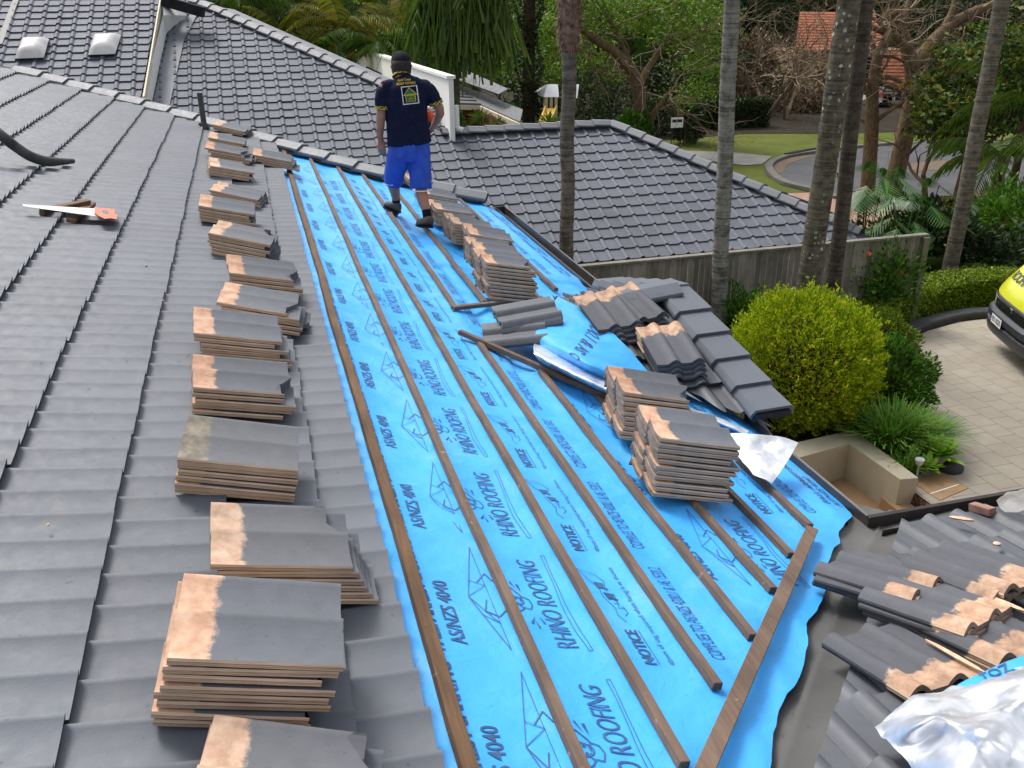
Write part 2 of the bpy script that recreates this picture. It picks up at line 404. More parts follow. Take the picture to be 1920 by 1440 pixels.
# loose boundary row: a few shortened cut tiles stick out beside the batten handled by jitter
# --- hip capping
mb = MB(); mort = MB()
def caps(line, ln=.40, wd=.15, hg=.065, th=.02, mb=mb, mortar=mort, rise=.0, lap=.05, flat=.35, nrm=N3):
    """angular ridge caps laid along a polyline of 3D points (upper end first), each lapping the next"""
    line = [np.array(p, float) for p in line]
    L = [0]; 
    for a, b in zip(line[:-1], line[1:]): L.append(L[-1]+np.linalg.norm(b-a))
    tot = L[-1]
    def at(s):
        s = min(max(s, 0), tot); k = 0
        while k < len(L)-2 and s > L[k+1]: k += 1
        return line[k]+(line[k+1]-line[k])*((s-L[k])/(L[k+1]-L[k]+1e-9))
    s = 0; i = 0
    while s < tot-.05:
        a, b = at(s), at(min(s+ln+lap, tot)); d = (b-a)/np.linalg.norm(b-a)
        sd_ = np.cross(d, nrm); sd_ /= np.linalg.norm(sd_); u = np.cross(sd_, d)
        rings = []
        for p, lift, wk in ((a, .0, .94), (b, .028, 1.06)):
            w_ = wd*wk
            pr = [(-w_, -.02), (-w_*.98, 0), (-w_*flat, hg), (w_*flat, hg), (w_*.98, 0), (w_, -.02)]
            rings.append([p+sd_*x+u*(z+lift+rise) for x, z in pr]+[p+sd_*x*.9+u*(z+lift+rise-th) for x, z in pr[::-1]])
        mb.loft(rings)
        if mortar is not None:
            mortar.loft([[p+sd_*x*wd+u*z for x, z in ((-.86, -.03), (-.8, .02), (.8, .02), (.86, -.03))] for p in (a, b)])
        s += ln; i += 1
HIPL = [(u, v-.04) for u, v in HIP[1:-1]]
caps([RF(u, v+.06, .03) for u, v in HIPL], ln=.42)
o = mb.build('hip_capping', 'cap', house); mort.build('cap_mortar', 'mortar', o)
# far slope beyond the hip, walls
mb = MB()
NE = []
for (u, v) in HIPL:
    p = RF(u, v, 0); NE.append(p)
mb.grid([[p for p in NE], [p+np.array([.0, 3.2, -.8]) for p in NE]])
mb.build('rear_slope', 'roof', house)
# under-roof structure + walls
CE = RP(1655, 985)                       # inner corner of the eaves
EX = CE[0]+.12
mb = MB()
zt = CE[2]-.12
def wallbox(x0, x1, y0, y1, z1): mb.box((x0, y0, 0), (x1-x0, 0, 0), (0, y1-y0, 0), (0, 0, z1))
wallbox(-9, EX-.55, -3.2, 11.2, zt-.25)
mb.build('wall', 'brick_in', house)
mb = MB()
mb.box((-9, -3.2, zt-.2), (EX-.06+9, 0, 0), (0, 14.6, 0), (0, 0, .02)); mb.build('soffit', 'fascia', house)
# --- battens (top faces on the measured plane)
BU = [x*HH for x in (.4565, .6425, .824, .990, 1.157, 1.314, 1.472, 1.632)]
bw = [.05]+[.038]*7
def batten(u, v0, v1, wd, mat='batten', h=.03, w=0., sg=0, parent=house):
    mb = MB(); n = max(2, int(abs(v1-v0)/.25)); rings = []
    for i in range(n+1):
        v = v0+(v1-v0)*i/n; du = .006*vnoise(v*.9, u*5, 3)+.002*vnoise(v*6, u, 1); dw = .004*vnoise(v*1.3, u*3, 5)+w
        rings.append([RF(u+du-wd/2, v, dw-h), RF(u+du-wd/2+.002, v, dw), RF(u+du+wd/2-.002, v, dw), RF(u+du+wd/2, v, dw-h)])
    mb.loft(rings); return bevel(mb.build('batten', mat, parent), .002, 1)
ends = [(VLO, 0), (VLO, 0), (uv(1290, 1427)[1], 0), (uv(1348, 1281)[1], 0), (uv(1414, 1189)[1], 0), (uv(1453, 1102)[1], 0), (uv(1485, 1036)[1], 0), (uv(1519, 982)[1], 0)]
gapl = {3: (uv(898, 640)[1], uv(850, 572)[1]), 4: (uv(1011, 692)[1], uv(909, 563)[1]), 5: (uv(1119, 738)[1], uv(958, 556)[1]), 6: (uv(1200, 790)[1], uv(1010, 560)[1]), 7: (uv(1300, 850)[1], uv(1050, 541)[1])}
for i, u in enumerate(BU):
    v0 = ends[i][0]; v1 = vhip(u)-.1
    mt = 'batten_y' if i == 0 else 'batten'
    if i in gapl:
        batten(u, v0, gapl[i][0], bw[i], mt); batten(u, gapl[i][1], v1, bw[i], mt)
    else: batten(u, v0, v1, bw[i], mt)
def diag(a, b, wd, h, w, name='batten', tw=.0):
    mb = MB(); ua, ub = uv(*a, w), uv(*b, w); mb.beam(RF(ua[0], ua[1], w), RF(ub[0], ub[1], w+tw), N3, wd, h); return bevel(mb.build(name, 'batten', house), .002, 1)
diag((1524, 988), (1318, 1450), .055, .022, .026)          # valley batten, on top of the others' ends
diag((850, 574), (1018, 556), .038, .03, .004); diag((863, 618), (1145, 742), .04, .032, .012); diag((1135, 735), (1330, 858), .04, .03, .0)
# --- sarking
EDGE = [(1445, 1440), (1456, 1340), (1468, 1308), (1482, 1300), (1502, 1262), (1512, 1215), (1512, 1172), (1530, 1150), (1548, 1103), (1546, 1070), (1560, 1032), (1577, 1018), (1573, 1000), (1562, 975), (1575, 974), (1600, 966), (1586, 948), (1548, 905), (1520, 880), (1500, 862)]
EUV = sorted([(uv(x, y, -.05)[1], uv(x, y, -.05)[0]) for x, y in EDGE if (x, y) not in ((1562, 975), (1575, 974))])
ev_v = [VLO-.2]+[a for a, b in EUV]+[uv(1300, 700)[1], uv(1095, 530, -.05)[1], uv(1060, 490, -.05)[1], uv(1010, 445, -.05)[1], uv(960, 405, -.05)[1], vhip(3.3)+.05, 12.5]
far = [uv(1095, 530, -.05)[0], uv(1060, 492, -.05)[0], uv(1012, 450, -.05)[0], uv(962, 408, -.05)[0]]
ev_u = [EUV[0][1]-(EUV[0][0]-VLO+.2)]+[b for a, b in EUV]+[3.3]+far+[3.3, 3.3]
def umax(v): return float(np.interp(v, ev_v, ev_u))
def sw(u, v):
    """height of the membrane over the plane"""
    b = -.030
    for i in range(8):
        if u < BU[i]: break
    else: i = 8
    lo = BU[i-1] if i > 0 else BU[0]-.28; hi = BU[i] if i < 8 else BU[7]+.28
    t = (u-lo)/(hi-lo); t = min(max(t, 0), 1)
    sag = .020+.010*vnoise(v*1.2, i*3.3, 2)
    b -= sag*math.sin(math.pi*t)
    b += .0045*vnoise(u*5, v*3.2, 1)+.0026*vnoise(u*17+v*4, v*11, 4)+.004*max(0, math.sin(v*7+u*9+2*math.sin(v*2.3)))**6
    if u > 2.03: b += .0025
    if 5.0 < v < 7.5 and u > 1.9: b -= .02
    if u > 3.15: b -= (u-3.15)*.22
    return b
mb = MB(); U0 = .66
nv = 420; nu = 96; G = []
for j in range(nv+1):
    v = VLO+(12.2-VLO)*j/nv; v = min(v, vhip(1.4)+1.6)
    um = umax(v)+.010*vnoise(v*5, 1, 6)+.004*vnoise(v*37, 2, 6); row = []
    for i in range(nu+1):
        u = U0+(um-U0)*(i/nu); vv = min(v, vhip(u)+.05); wv = sw(u, vv)
        d = um-u
        if d < .10: wv += (.10-d)*.10*vnoise(v*2.9, 3, 8)
        row.append(RF(u, vv, wv))
    G.append(row)
mb.grid(G); sarking = mb.build('sarking', 'sark', house, True)
# dark rafters under the membrane edge are hidden; underside deck
mb = MB(); mb.poly([RF(-4.7, VLO, -.10), RF(3.0, VLO, -.10), RF(3.1, 3.1, -.14), RF(3.2, 11, -.14), RF(.7, 12.2, -.10), RF(-4.7, 16, -.10)]); mb.build('roof_deck', 'dark', house)
# --- printed wording on the membrane
def stamp(vs, fs, f, keep=lambda u, v: True):
    mb = MB(); 
    for x, y, *_ in vs: mb.add(f(x, y))
    for q in fs: mb.face(*q)
    return mb
def onsark(u0, v0, sx, sy):
    return lambda x, y: RF(u0-y*sy, v0+x*sx, sw(u0-y*sy, v0+x*sx)+.003)
def span(vs): xs = [v[0] for v in vs]; ys = [v[1] for v in vs]; return min(xs), max(xs), min(ys), max(ys)
def textto(body, u0, v0, length, capH, parent, off=.012, shear=0., name='printed_words', mat='ink', f=None):
    vs, fs = textmesh(body, 1, off, shear); x0, x1, y0, y1 = span(vs); k = length/(x1-x0); hy = capH/.73
    if u0-capH < .0: return None
    vs = [((x-x0), y, 0) for x, y, *_ in vs]
    g = (f or onsark)(u0, v0, k, hy)
    return stamp(vs, fs, g).build(name, mat, parent)
LINES_TRUSS = [[(0, .16), (.60, .0)], [(0, .16), (.02, .15), (.26, .09), (.60, 0)], [(.0, .16), (.34, .12), (.60, .0)], [(.34, .12), (.26, .07)], [(.20, .145), (.16, .115)], [(.20, .145), (.10, .135)], [(.20, .145), (.30, .075)], [(.34, .12), (.36, .14), (.60, 0)]]
def ell(cx, cy, a, b, n=14, t0=0, t1=2*math.pi): return [(cx+a*math.cos(t0+(t1-t0)*i/n), cy+b*math.sin(t0+(t1-t0)*i/n)) for i in range(n+1)]
def arrow(cx, cy, L, w):
    return [[(cx-L/2, cy), (cx+L*.1, cy)]], [(cx+L*.1, cy-w), (cx+L*.1, cy+w), (cx+L/2, cy)]
def cell(du, v0, sheet):
    ok = lambda u, v, m=.05: (v > VLO and v < vhip(u)-.5 and u < umax(v)-m and not (u > 1.95+max(0, (5.6-v))*1.25 and 4.3 < v < 7.2 and u > 2.0))
    def T(body, u0, va, L, ch, **k):
        if ok(u0, va) and ok(u0, va+L): textto(body, u0+du*0, va, L, ch, sarking, **k)
    if sheet == 0: T('FALL ARREST SARKING', .845+du, v0-.03, .66, .06)
    T('AS/NZS 4040', .93+du, v0+.01, .355, .056)
    # truss drawing
    for (ub, lines, vb, wd) in ((1.072+du, [[(0, 0), (.30, .075)], [(.30, .075), (.61, .0)], [(0, 0), (.61, 0)], [(.30, .075), (.36, .0)], [(.36, .0), (.40, .052)], [(.20, .05), (.14, .0)], [(.30, .075), (.14, 0)]], v0-.02, .0028),):
        if ok(ub, vb) and ok(ub, vb+.6):
            vs, fs = strokes(lines, wd); stamp(vs, fs, onsark(ub, vb, 1, 1)).build('printed_truss', 'ink', sarking)
    ub, vb = 1.225+du, v0+.14
    if ok(ub, vb) and ok(ub, vb+.3):
        L = [[(.02, .13), (.0, .10), (.03, .05), (.06, .03), (.05, .0), (.09, -.018), (.13, -.01), (.14, .02), (.16, .03), (.20, .06), (.22, .10), (.24, .14)],
             ell(.105, .075, .035, .055, 14, 0, 2*math.pi), [(.14, .02), (.12, .035), (.10, .03)], [(.05, .03), (.07, .045), (.09, .04)],
             ell(.09, .10, .012, .02, 8), ell(.125, .055, .006, .006, 6), ell(.085, .055, .006, .006, 6), [(.02, .13), (-.02, .17), (.03, .22), (.10, .20)], [(.24, .14), (.30, .16), (.24, .21)]]
        vs, fs = strokes(L, .006)
        for (ax, ay, bx, by, w_) in ((-.005, .0, -.06, .03, .014), (.0, -.02, -.05, -.035, .012), (-.03, .01, -.085, .0, .010), (.19, .03, .25, .05, .008), (.18, .01, .24, .015, .016)):
            dx, dy = bx-ax, by-ay; l = math.hypot(dx, dy); nx, ny = -dy/l*w_/2, dx/l*w_/2
            b = len(vs); vs += [(ax, ay, 0), (bx+nx, by+ny, 0), (bx-nx, by-ny, 0)]; fs.append((b, b+1, b+2))
        stamp(vs, fs, onsark(ub-.01, vb+.03, .8, .8)).build('printed_emblem', 'ink', sarking)
    T('RHINO ROOFING', 1.325+du, v0, .54, .078, off=0.0, shear=.25)
    if ok(1.36+du, v0) and ok(1.36+du, v0+.56):
        A = [(x, .010*math.sin(x*9)) for x in np.linspace(-.02, .56, 14)]; B = [(x, y-.014-.004*math.sin(x*11)) for x, y in A]
        vs, fs = strokes([A, B, [A[0], B[0]], [A[-1], B[-1]]], .0028); stamp(vs, fs, onsark(1.352+du, v0, 1, 1)).build('printed_underline', 'ink', sarking)
    T('NOTICE', 1.588+du, v0-.08, .19, .048, off=.03)
    if ok(1.60+du, v0-.08) and ok(1.6+du, v0+.5):
        L = [[(0, -.012), (.19, -.012)], [(.24, .01), (.28, .03), (.33, .02), (.40, .045), (.45, .04), (.50, .07), (.56, .10), (.55, .02), (.50, -.0), (.47, .01)], [(.28, .0), (.30, -.02), (.34, -.015)], [(.34, .0), (.42, -.01)], [(.33, .01), (.33, -.02)], [(.36, .015), (.36, -.01)]]
        vs, fs = strokes(L, .003)
        for cx, cy in ((.405, .012), (.47, .03)):
            b = len(vs); vs += [(cx-.03, cy-.02, 0), (cx-.02, cy-.028, 0), (cx+.004, cy-.004, 0), (cx-.006, cy+.006, 0), (cx-.014, cy-.012, 0), (cx+.014, cy-.02, 0), (cx+.02, cy+.022, 0), (cx-.02, cy+.012, 0)]
            fs += [(b, b+1, b+2, b+3), (b+4, b+5, b+6, b+7)]
        stamp(vs, fs, onsark(1.588+du, v0-.08, 1, 1)).build('printed_diagram', 'ink', sarking)
    T('40mm of sag required when fixing is as shown', 1.655+du, v0-.09, .60, .020, off=.0)
    T('COMPLIES TO AS/NZS 4200.1 & AS 1530.2', 1.878+du, v0-.055, .575, .062, off=.0, shear=0)
for k in range(-3, 14):
    cell(0, 2.296+.72*k, 0)
    cell(1.17, 2.296+.413+.72*k-.72, 1)
for k in range(-3, 14):
    vv = 2.75+.72*k; uu = 3.17
    if 3.4 < vv < 4.1 or vv > 7.2:
        for body, u_, L in (('FALL ARREST SARKING', 3.20, .62), ('AS/NZS 4040', 3.28, .33)):
            if vv+L < vhip(u_)-.3 and u_ < min(umax(vv), umax(vv+L))-.02: textto(body, u_, vv, L, .05, sarking)
# --- valley tray
mb = MB()
VA = [(1650, 985), (1595, 1095), (1548, 1204), (1500, 1330), (1460, 1450), (1400, 1620)]
cen = [RP(x, y, -.07) for x, y in VA]
vd = cen[-1]-cen[0]; vd /= np.linalg.norm(vd)
RYP = None
rows = []
for i, p in enumerate(cen):
    wL = .26; 
    rows.append([p+np.array([-.30, .12, .075]), p+np.array([-.14, .05, .03]), p+np.array([-.02, 0, 0]), p+np.array([.0, 0, .012]), p+np.array([.02, 0, 0]), p+np.array([.14, -.06, .03]), p+np.array([.30, -.14, .075])])
p = cen[0]; rows.insert(0, [q+np.array([.22, .2, -.07]) for q in rows[0]])
mb.grid(rows); mb.build('valley_tray', 'valley', house, True)
# --- gutters
def gutter(A, B, inw, name='gutter', parent=house, endA=False, endB=False):
    """open trough: A->B inner back edge line, inw = outward horizontal direction"""
    A, B, o_ = map(lambda q: np.array(q, float), (A, B, inw)); u = np.array([0, 0, 1.])
    pr = [(0, .0), (0, -.10), (.02, -.115), (.09, -.115), (.115, -.09), (.118, .0), (.13, .005), (.13, -.008), (.124, -.012)]
    mb = MB(); mb.grid([[p+o_*x+u*z for x, z in pr] for p in (A, B)]); 
    for e, p in ((endA, A), (endB, B)):
        if e: mb.poly([p+o_*x+u*z for x, z in pr[:6]])
    g = mb.build(name, 'gutter', parent)
    md = g.modifiers.new('s', 'SOLIDIFY'); md.thickness = .004; return g
ez = CE[2]-.01
GX = RP(1500, 860)[0]+.02
PA = RP(905, 378, -.02); PB = RP(1108, 535, -.02)
gutter((PB[0]+.02, PB[1], PB[2]-.03), (PB[0]+.02, vhip(3.3)+.1, PB[2]-.03), (1, 0, 0), endA=True, endB=True)
# near gutter of the main slope from the small gable to the inner corner
gz = RP(1560, 930, -.03)[2]
gc = onpl(1629, 967, np.array([0, 0, gz]), np.array([0, 0, 1.]))      # inner corner of the outer lips
gutter((gc[0]-.125, gc[1]-.01, gz-.005), (gc[0]-.125, RP(1440, 800, -.03)[1]+.15, gz-.005), (1, 0, 0))
gutter((gc[0]-.01, gc[1]-.13, gz-.005), (gc[0]+7, gc[1]-.13, gz-.005), (0, 1, 0))
mb = MB(); mb.box((gc[0]-.14, gc[1]-.14, gz-.122), (.14, 0, 0), (0, .14, 0), (0, 0, .006)); mb.build('gutter_corner', 'gutter', house)
# --- right wing roof, sloping down away from the viewer
PR = RP(1545, 1204, 0.); tR = math.radians(13.5)
RD = np.array([0, math.cos(tR), -math.sin(tR)]); RX = np.array([1., 0, 0]); RN = np.array([0, math.sin(tR), math.cos(tR)])
RE_y = gc[1]-.17
OR_ = PR+RD*0
def Rpt(x, y, w=0.): return onpl(x, y, OR_+RN*w, RN)
sE = (RE_y-OR_[1])/math.cos(tR)                      # slope coordinate of the eave
Er = [sE-.32*k for k in range(16)][::-1]
Er[-1] = sE
def vlr(s):                                           # along X, from the valley
    P = OR_+RD*s
    x0 = PR[0]+(P[1]-PR[1])*(1.0)+.12
    return (x0-OR_[0]-.6, 7.0)
mb = MB()
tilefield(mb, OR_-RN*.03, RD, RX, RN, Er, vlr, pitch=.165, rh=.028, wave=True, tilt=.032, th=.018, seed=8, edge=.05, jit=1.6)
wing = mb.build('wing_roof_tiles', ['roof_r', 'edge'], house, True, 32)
bisect(wing, PR+np.array([.16, 0, 0]), (1, -1.0, 0))
mb = MB()
for q in range(3): pass
mb.poly([OR_+RD*sE+RX*(vlr(sE)[0]+.1)-RN*.11, OR_+RD*sE+RX*7-RN*.11, OR_+RD*(sE-5)+RX*7-RN*.11, OR_+RD*(sE-5)+RX*(vlr(sE-5)[0])-RN*.11]); mb.build('wing_roof_deck', 'dark', house)
mb = MB(); mb.box((gc[0]+.4, -3.2, 0), (6.6, 0, 0), (0, RE_y-.3+3.2, 0), (0, 0, gz-.3)); mb.build('wing_wall', 'brick_in', house)
# --- small gable over the entry
RG = RP(862, 600); gy = RG[1]; gzt = RG[2]
pc = onpl(1265, 540, np.array([0, gy, 0]), np.array([0, 1., 0]))
gx1 = pc[0]+.02
Cc = None
tg = math.radians(15.5)
GD = np.array([0, -math.cos(tg), -math.sin(tg)]); GN = np.array([0, -math.sin(tg), math.cos(tg)])
OG = np.array([0, gy, gzt])
gw = 1.62
def vlg(s):
    y = gy-s*math.cos(tg); z = gzt-s*math.sin(tg)
    # main plane x at (y,z)
    x = O3[0]+((O3[2]-z)*N3[2]+(O3[1]-y)*N3[1])/N3[0]-.15
    x = max(x, RG[0]+.62+.10*s)
    return (x, gx1)
mb = MB()
Eg = [.02, .36, .69, 1.02, 1.33, 1.60]
tilefield(mb, OG+GN*.0, GD, RX, GN, Eg, vlg, pitch=.165, rh=.028, wave=True, tilt=.03, th=.018, flip=True, seed=5, edge=.04, jit=1.6)
# far side slope
GD2 = np.array([0, math.cos(tg), -math.sin(tg)]); GN2 = np.array([0, math.sin(tg), math.cos(tg)])
tilefield(mb, OG+GN2*.0, GD2, RX, GN2, [.02, .36, .69, 1.02, 1.33], lambda s: (vlg(s)[0], gx1), pitch=.165, rh=.03, tilt=.03, th=.018, seed=6)
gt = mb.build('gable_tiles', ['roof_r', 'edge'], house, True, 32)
bisect(gt, O3+N3*.03, N3)
mb = MB(); mort = MB()
zc_ = .045
caps([OG+RX*(RG[0]+1.15)+np.array([0, 0, zc_]), OG+RX*(gx1-.02)+np.array([0, 0, zc_+.02])][::1], ln=.42, wd=.14, hg=.05, nrm=np.array([0, 0, 1.]), mb=mb, mortar=mort)
# verge caps run down the edge: from ridge end to eave
vg = [OG+RX*(gx1-.02)+GD*(-.02)+GN*.05, OG+RX*(gx1+.02)+GD*1.40+GN*.05]
caps(vg, ln=.28, wd=.145, hg=.035, flat=.82, nrm=GN, mb=mb, mortar=mort)
vg2 = [OG+RX*(gx1-.02)+GD2*(-.02)+GN2*.05, OG+RX*(gx1+.02)+GD2*1.4+GN2*.05]
caps(vg2, ln=.30, wd=.155, hg=.05, flat=.8, nrm=GN2, mb=mb, mortar=mort)
o = mb.build('gable_capping', 'roof', house); mort.build('cap_mortar', 'mortar', o)
mb = MB(); mb.poly([OG+RX*gx1, OG+RX*gx1+GD*1.62-GN*.03, OG+RX*gx1+GD2*1.4-GN2*.03]); mb.poly([OG+RX*gx1+GD*1.62, OG+RX*(gx1-1.0)+GD*1.62, OG+RX*(gx1-1.0)+GD*1.62-np.array([0, 0, .2]), OG+RX*gx1+GD*1.62-np.array([0, 0, .2])]); mb.build('gable_end', 'fascia', house)
# ================================================================== LOOSE TILES
TL, TW = .42, .325
def tile_mesh(name, mat, broken=0, wave=False):
    mb = MB(); ts = [0, .05, .1, .16, .22, .28, .34, .40, .46, .51, .56, .75] if wave else [0, .015, .03, .05, .10, .15, .22, .32, .45, .6, .8]; pitch = .16; rh = .030
    def prof(t):
        if wave: return rh*max(0., math.cos(math.pi*(t-.28)/.56)) if t < .56 else 0.
        if t < .05: return rh*(1-(1-t/.05)**2)
        if t < .10: return rh
        q_ = (t-.10)/.90; return rh*((1-q_)**2.6*.85+.15*(1-q_))
    cols = []
    for q in range(2):
        for t in ts: cols.append(((q+t)*pitch, prof(t)))
    cols.append((TW, 0.004))
    cols = [(TW-y, h) for y, h in cols][::-1]
    nx = 9; th = .020; r = random.Random(broken+3)
    def xe(i, y):
        x = TL*i/(nx-1)
        if i == nx-1 and broken: x -= max(0, .09-abs(y-.05)*1.0)*(1 if broken == 1 else 0)+max(0, .10-abs(y-.30)*.9)*(1 if broken == 2 else 0)
        if i == nx-1: x += .0012*vnoise(y*60, 3, broken)
        return x
    T = [[(xe(i, y), y+.0009*vnoise(i*2.1, 5, broken)*(j in (0, len(cols)-1)), h) for j, (y, h) in enumerate(cols)] for i in range(nx)]
    Bm = [[(x, y, z-th-(.006 if (i in (0, nx-1) and False) else 0)) for (x, y, z) in row] for i, row in enumerate(T)]
    mb.grid(T); mb.grid([r_[::-1] for r_ in Bm])
    for row, rb in ((T[0], Bm[0]), (T[-1], Bm[-1])):
        a = [rb, row] if row is T[0] else [row, rb]; mb.grid(a)
    for j in (0, -1):
        a = [[t[j], ((t[j][0]), t[j][1]+(.003 if j else -.003), t[j][2]-th*.35), ((t[j][0]), t[j][1]+(.001 if j else -.001), t[j][2]-th*.55), b_[j]] for t, b_ in zip(T, Bm)]; mb.grid(a if j == 0 else [q[::-1] for q in a])
    o = mb.build(name, mat, None, True, 38); ngon_norm(o); me = o.data; bpy.data.objects.remove(o); return me
TM = [tile_mesh('roof_tile', 'tile', k) for k in (0, 0, 1, 2)]
M['tile_b'] = tilemat('loose_tile_pale', (.125, .131, .145), head=[(156, 126, 106), (198, 164, 138), (218, 196, 174)])
M['tile_c'] = tilemat('loose_tile_ruddy', (.104, .111, .128), head=[(150, 108, 84), (190, 148, 120), (210, 180, 154)])
TMb = tile_mesh('roof_tile', 'tile_b', 2); TMc = tile_mesh('roof_tile', 'tile_c', 1)
TMo = tile_mesh('roof_tile', 'tile_old'); TMd = tile_mesh('roof_tile', 'tile_dk', 0, True)
ORD = ['top', 'second', 'third', 'fourth', 'fifth', 'sixth', 'seventh', 'eighth', 'ninth', 'tenth', 'eleventh', 'twelfth']
LENS = []
def stack(px0, px1, n, where, group, fr=None, base=.045, dz=.0245, lean=(0, 0), rs=1, jit=.006, mats=None, w0=None, top_label=None, spread=0, roll=0., pit=0.):
    """px0 head corner, px1 front corner of the top tile's near edge; fr=(O,n) carrying plane"""
    O, nrm = fr or (O3, N3); r = random.Random(rs)
    wt = base+(n-1)*dz+.02
    A = onpl(*px0, O+nrm*wt, nrm); B = onpl(*px1, O+nrm*wt, nrm)
    ex = B-A; LENS.append(round(float(np.linalg.norm(ex)), 2)); ex /= np.linalg.norm(ex); ez = nrm; ey = np.cross(ez, ex)
    for k in range(n):
        jx, jy, ja = (0, 0, 0) if k == 0 else (r.gauss(0, jit), r.gauss(0, jit*.6), r.gauss(0, .011))
        P = A+ex*(lean[0]*k+jx)+ey*(lean[1]*k+jy)-ez*(dz*k)
        ca, sa = math.cos(ja), math.sin(ja); e1 = ex*ca+ey*sa; 
        e1 = e1+ez*pit; e1 /= np.linalg.norm(e1); e2 = np.cross(ez, e1); e2 /= np.linalg.norm(e2); e2 = e2+ez*roll; e2 /= np.linalg.norm(e2); e3 = np.cross(e1, e2)
        me = (mats[k] if mats and k < len(mats) and mats[k] else ([TM[0], TMb, TMc][r.choice([0, 0, 1, 2])] if k == 0 else r.choice([TM[0], TM[0], TM[2], TM[3], TMb, TMc])))
        o = bpy.data.objects.new('roof_tile', me); COL.objects.link(o)
        o.matrix_world = Matrix([[e1[0], e2[0], e3[0], P[0]], [e1[1], e2[1], e3[1], P[1]], [e1[2], e2[2], e3[2], P[2]], [0, 0, 0, 1]])
        lab = f"{ORD[k]} grey roof tile {'of' if k == 0 else 'down in'} {where}" if n > 1 else f"single grey roof tile {where}"
        tag(o, lab, 'roof tile', group)
g1 = 'loose tiles stacked on the grey tiled slope'
old = [TMo]
S = [
 ((332, 1560), (705, 1600), 3, 'the stack cut off by the bottom of the photo', dict(lean=(.0, 0), roll=.0)),
 ((313, 1236), (650, 1250), 8, 'the tall nearest whole stack on the slope', dict(lean=(-.003, 0), dz=.0265)),
 ((395, 1060), (670, 1065), 6, 'the stack just behind the nearest whole one', dict(lean=(.019, .002))),
 ((332, 860), (563, 883), 6, 'the stack whose top tile has a mossy grey head', dict(mats=old, dz=.024)),
 ((362, 727), (560, 742), 5, 'the stack just beyond the mossy headed one', dict(lean=(.004, 0), dz=.026)),
 ((363, 625), (535, 642), 6, 'the leaning stack two beyond the mossy headed one', dict(lean=(.014, .0))),
 ((406, 567), (559, 592), 5, 'the twisted stack halfway up the tile line', dict(lean=(.02, -.0))),
 ((430, 512), (567, 528), 6, 'the stack right after the twisted one', dict(lean=(.01, 0))),
 ((390, 437), (512, 461), 6, 'the stack level with the orange saw handle', dict(lean=(.007, 0))),
 ((372, 386), (490, 405), 5, 'the stack left of and behind the saw level one', dict(lean=(.007, 0))),
 ((392, 356), (492, 377), 3, 'the low stack with a wide bare head strip', dict(lean=(.007, 0))),
 ((394, 311), (487, 326), 4, 'the fourth stack from the dark pipe', dict(lean=(-.004, 0))),
 ((384, 277), (470, 293), 4, 'the third stack from the dark pipe', dict(lean=(.03, 0))),
 ((390, 258), (470, 273), 2, 'the second stack from the dark pipe', dict(lean=(.01, 0))),
 ((397, 233), (467, 249), 3, 'the farthest stack close beside the dark pipe', dict(lean=(.01, .01))),
]
for i, (a, b, n, wd_, kw) in enumerate(S): stack(a, b, n, wd_, g1, rs=i+5, **kw)
stack((474, 290), (560, 306), 4, 'the half hidden pile behind the third stack', g1, rs=55, lean=(.03, 0), base=.03)
stack((600, 1290), (690, 1295), 2, 'the flat pair lying beside the tall nearest stack', g1, rs=56, base=.03) if False else None
g2 = 'loose tiles stacked on the battens'
T2 = [
 ((1171, 736), (1292, 752), 10, 'the batten stack beside the silver foil roll', dict(lean=(.004, -.004), dz=.026)),
 ((1238, 822), (1374, 838), 11, 'the tallest batten stack near the foil flap', dict(lean=(.003, -.004), dz=.026)),
 ((914, 493), (1000, 503), 10, 'the nearest stack of the row past the worker', dict(lean=(.006, -.008), dz=.027)),
 ((896, 468), (979, 478), 8, 'the second stack of the row past the worker', dict(lean=(.006, -.006))),
 ((882, 439), (963, 452), 8, 'the third stack of the row past the worker', dict(lean=(.006, -.006))),
 ((852, 419), (932, 430), 8, 'the fourth stack of the row past the worker', dict(lean=(.006, -.004))),
 ((820, 392), (898, 402), 7, 'the fifth stack of the row past the worker', dict(lean=(.006, -.002))),
 ((792, 362), (863, 374), 5, 'the sixth stack of the row past the worker', dict(lean=(.006, 0))),
 ((768, 336), (838, 345), 4, 'the last stack of the row past the worker', dict(lean=(.006, 0))),
]
for i, (a, b, n, wd_, kw) in enumerate(T2): stack(a, b, n, wd_, g2, rs=i+25, base=.004, **kw)
# on the small gable
g3 = 'loose dark tiles piled on the small gable'
FG = (OG, GN)
dk = [TMd]*6
# head corner / front corner of the side edge facing the viewer's left
def gst(a, b, n, wd_, **kw): stack(a, b, n, wd_, g3, fr=FG, mats=dk, base=.05, rs=kw.pop('rs', 3), **kw)
gst((1075, 556), (1130, 630), 4, 'the pile with broken pale heads on the gable', rs=61, lean=(.03, .01))
gst((1118, 548), (1170, 600), 2, 'the askew pair by the gable ridge', rs=62, lean=(.0, .02))
gst((1192, 614), (1238, 694), 4, 'the gable pile with a chipped corner', rs=63, lean=(.02, .0))
nbm = [tile_mesh('roof_tile', 'roof_r', 0, True)]*3
FL_ = (RG+np.array([.5, 0, .02]), np.array([-.10, -.12, .98])/np.linalg.norm([-.10, -.12, .98]))
stack((1030, 556), (930, 574), 2, 'the overlapping pair at the left end of the gable', g3, fr=FL_, rs=64, mats=nbm, base=.03, lean=(.01, .03))
stack((1018, 596), (922, 606), 1, 'lying farthest left where the gable meets the blue membrane', g3, fr=FL_, rs=65, mats=nbm, base=.02)

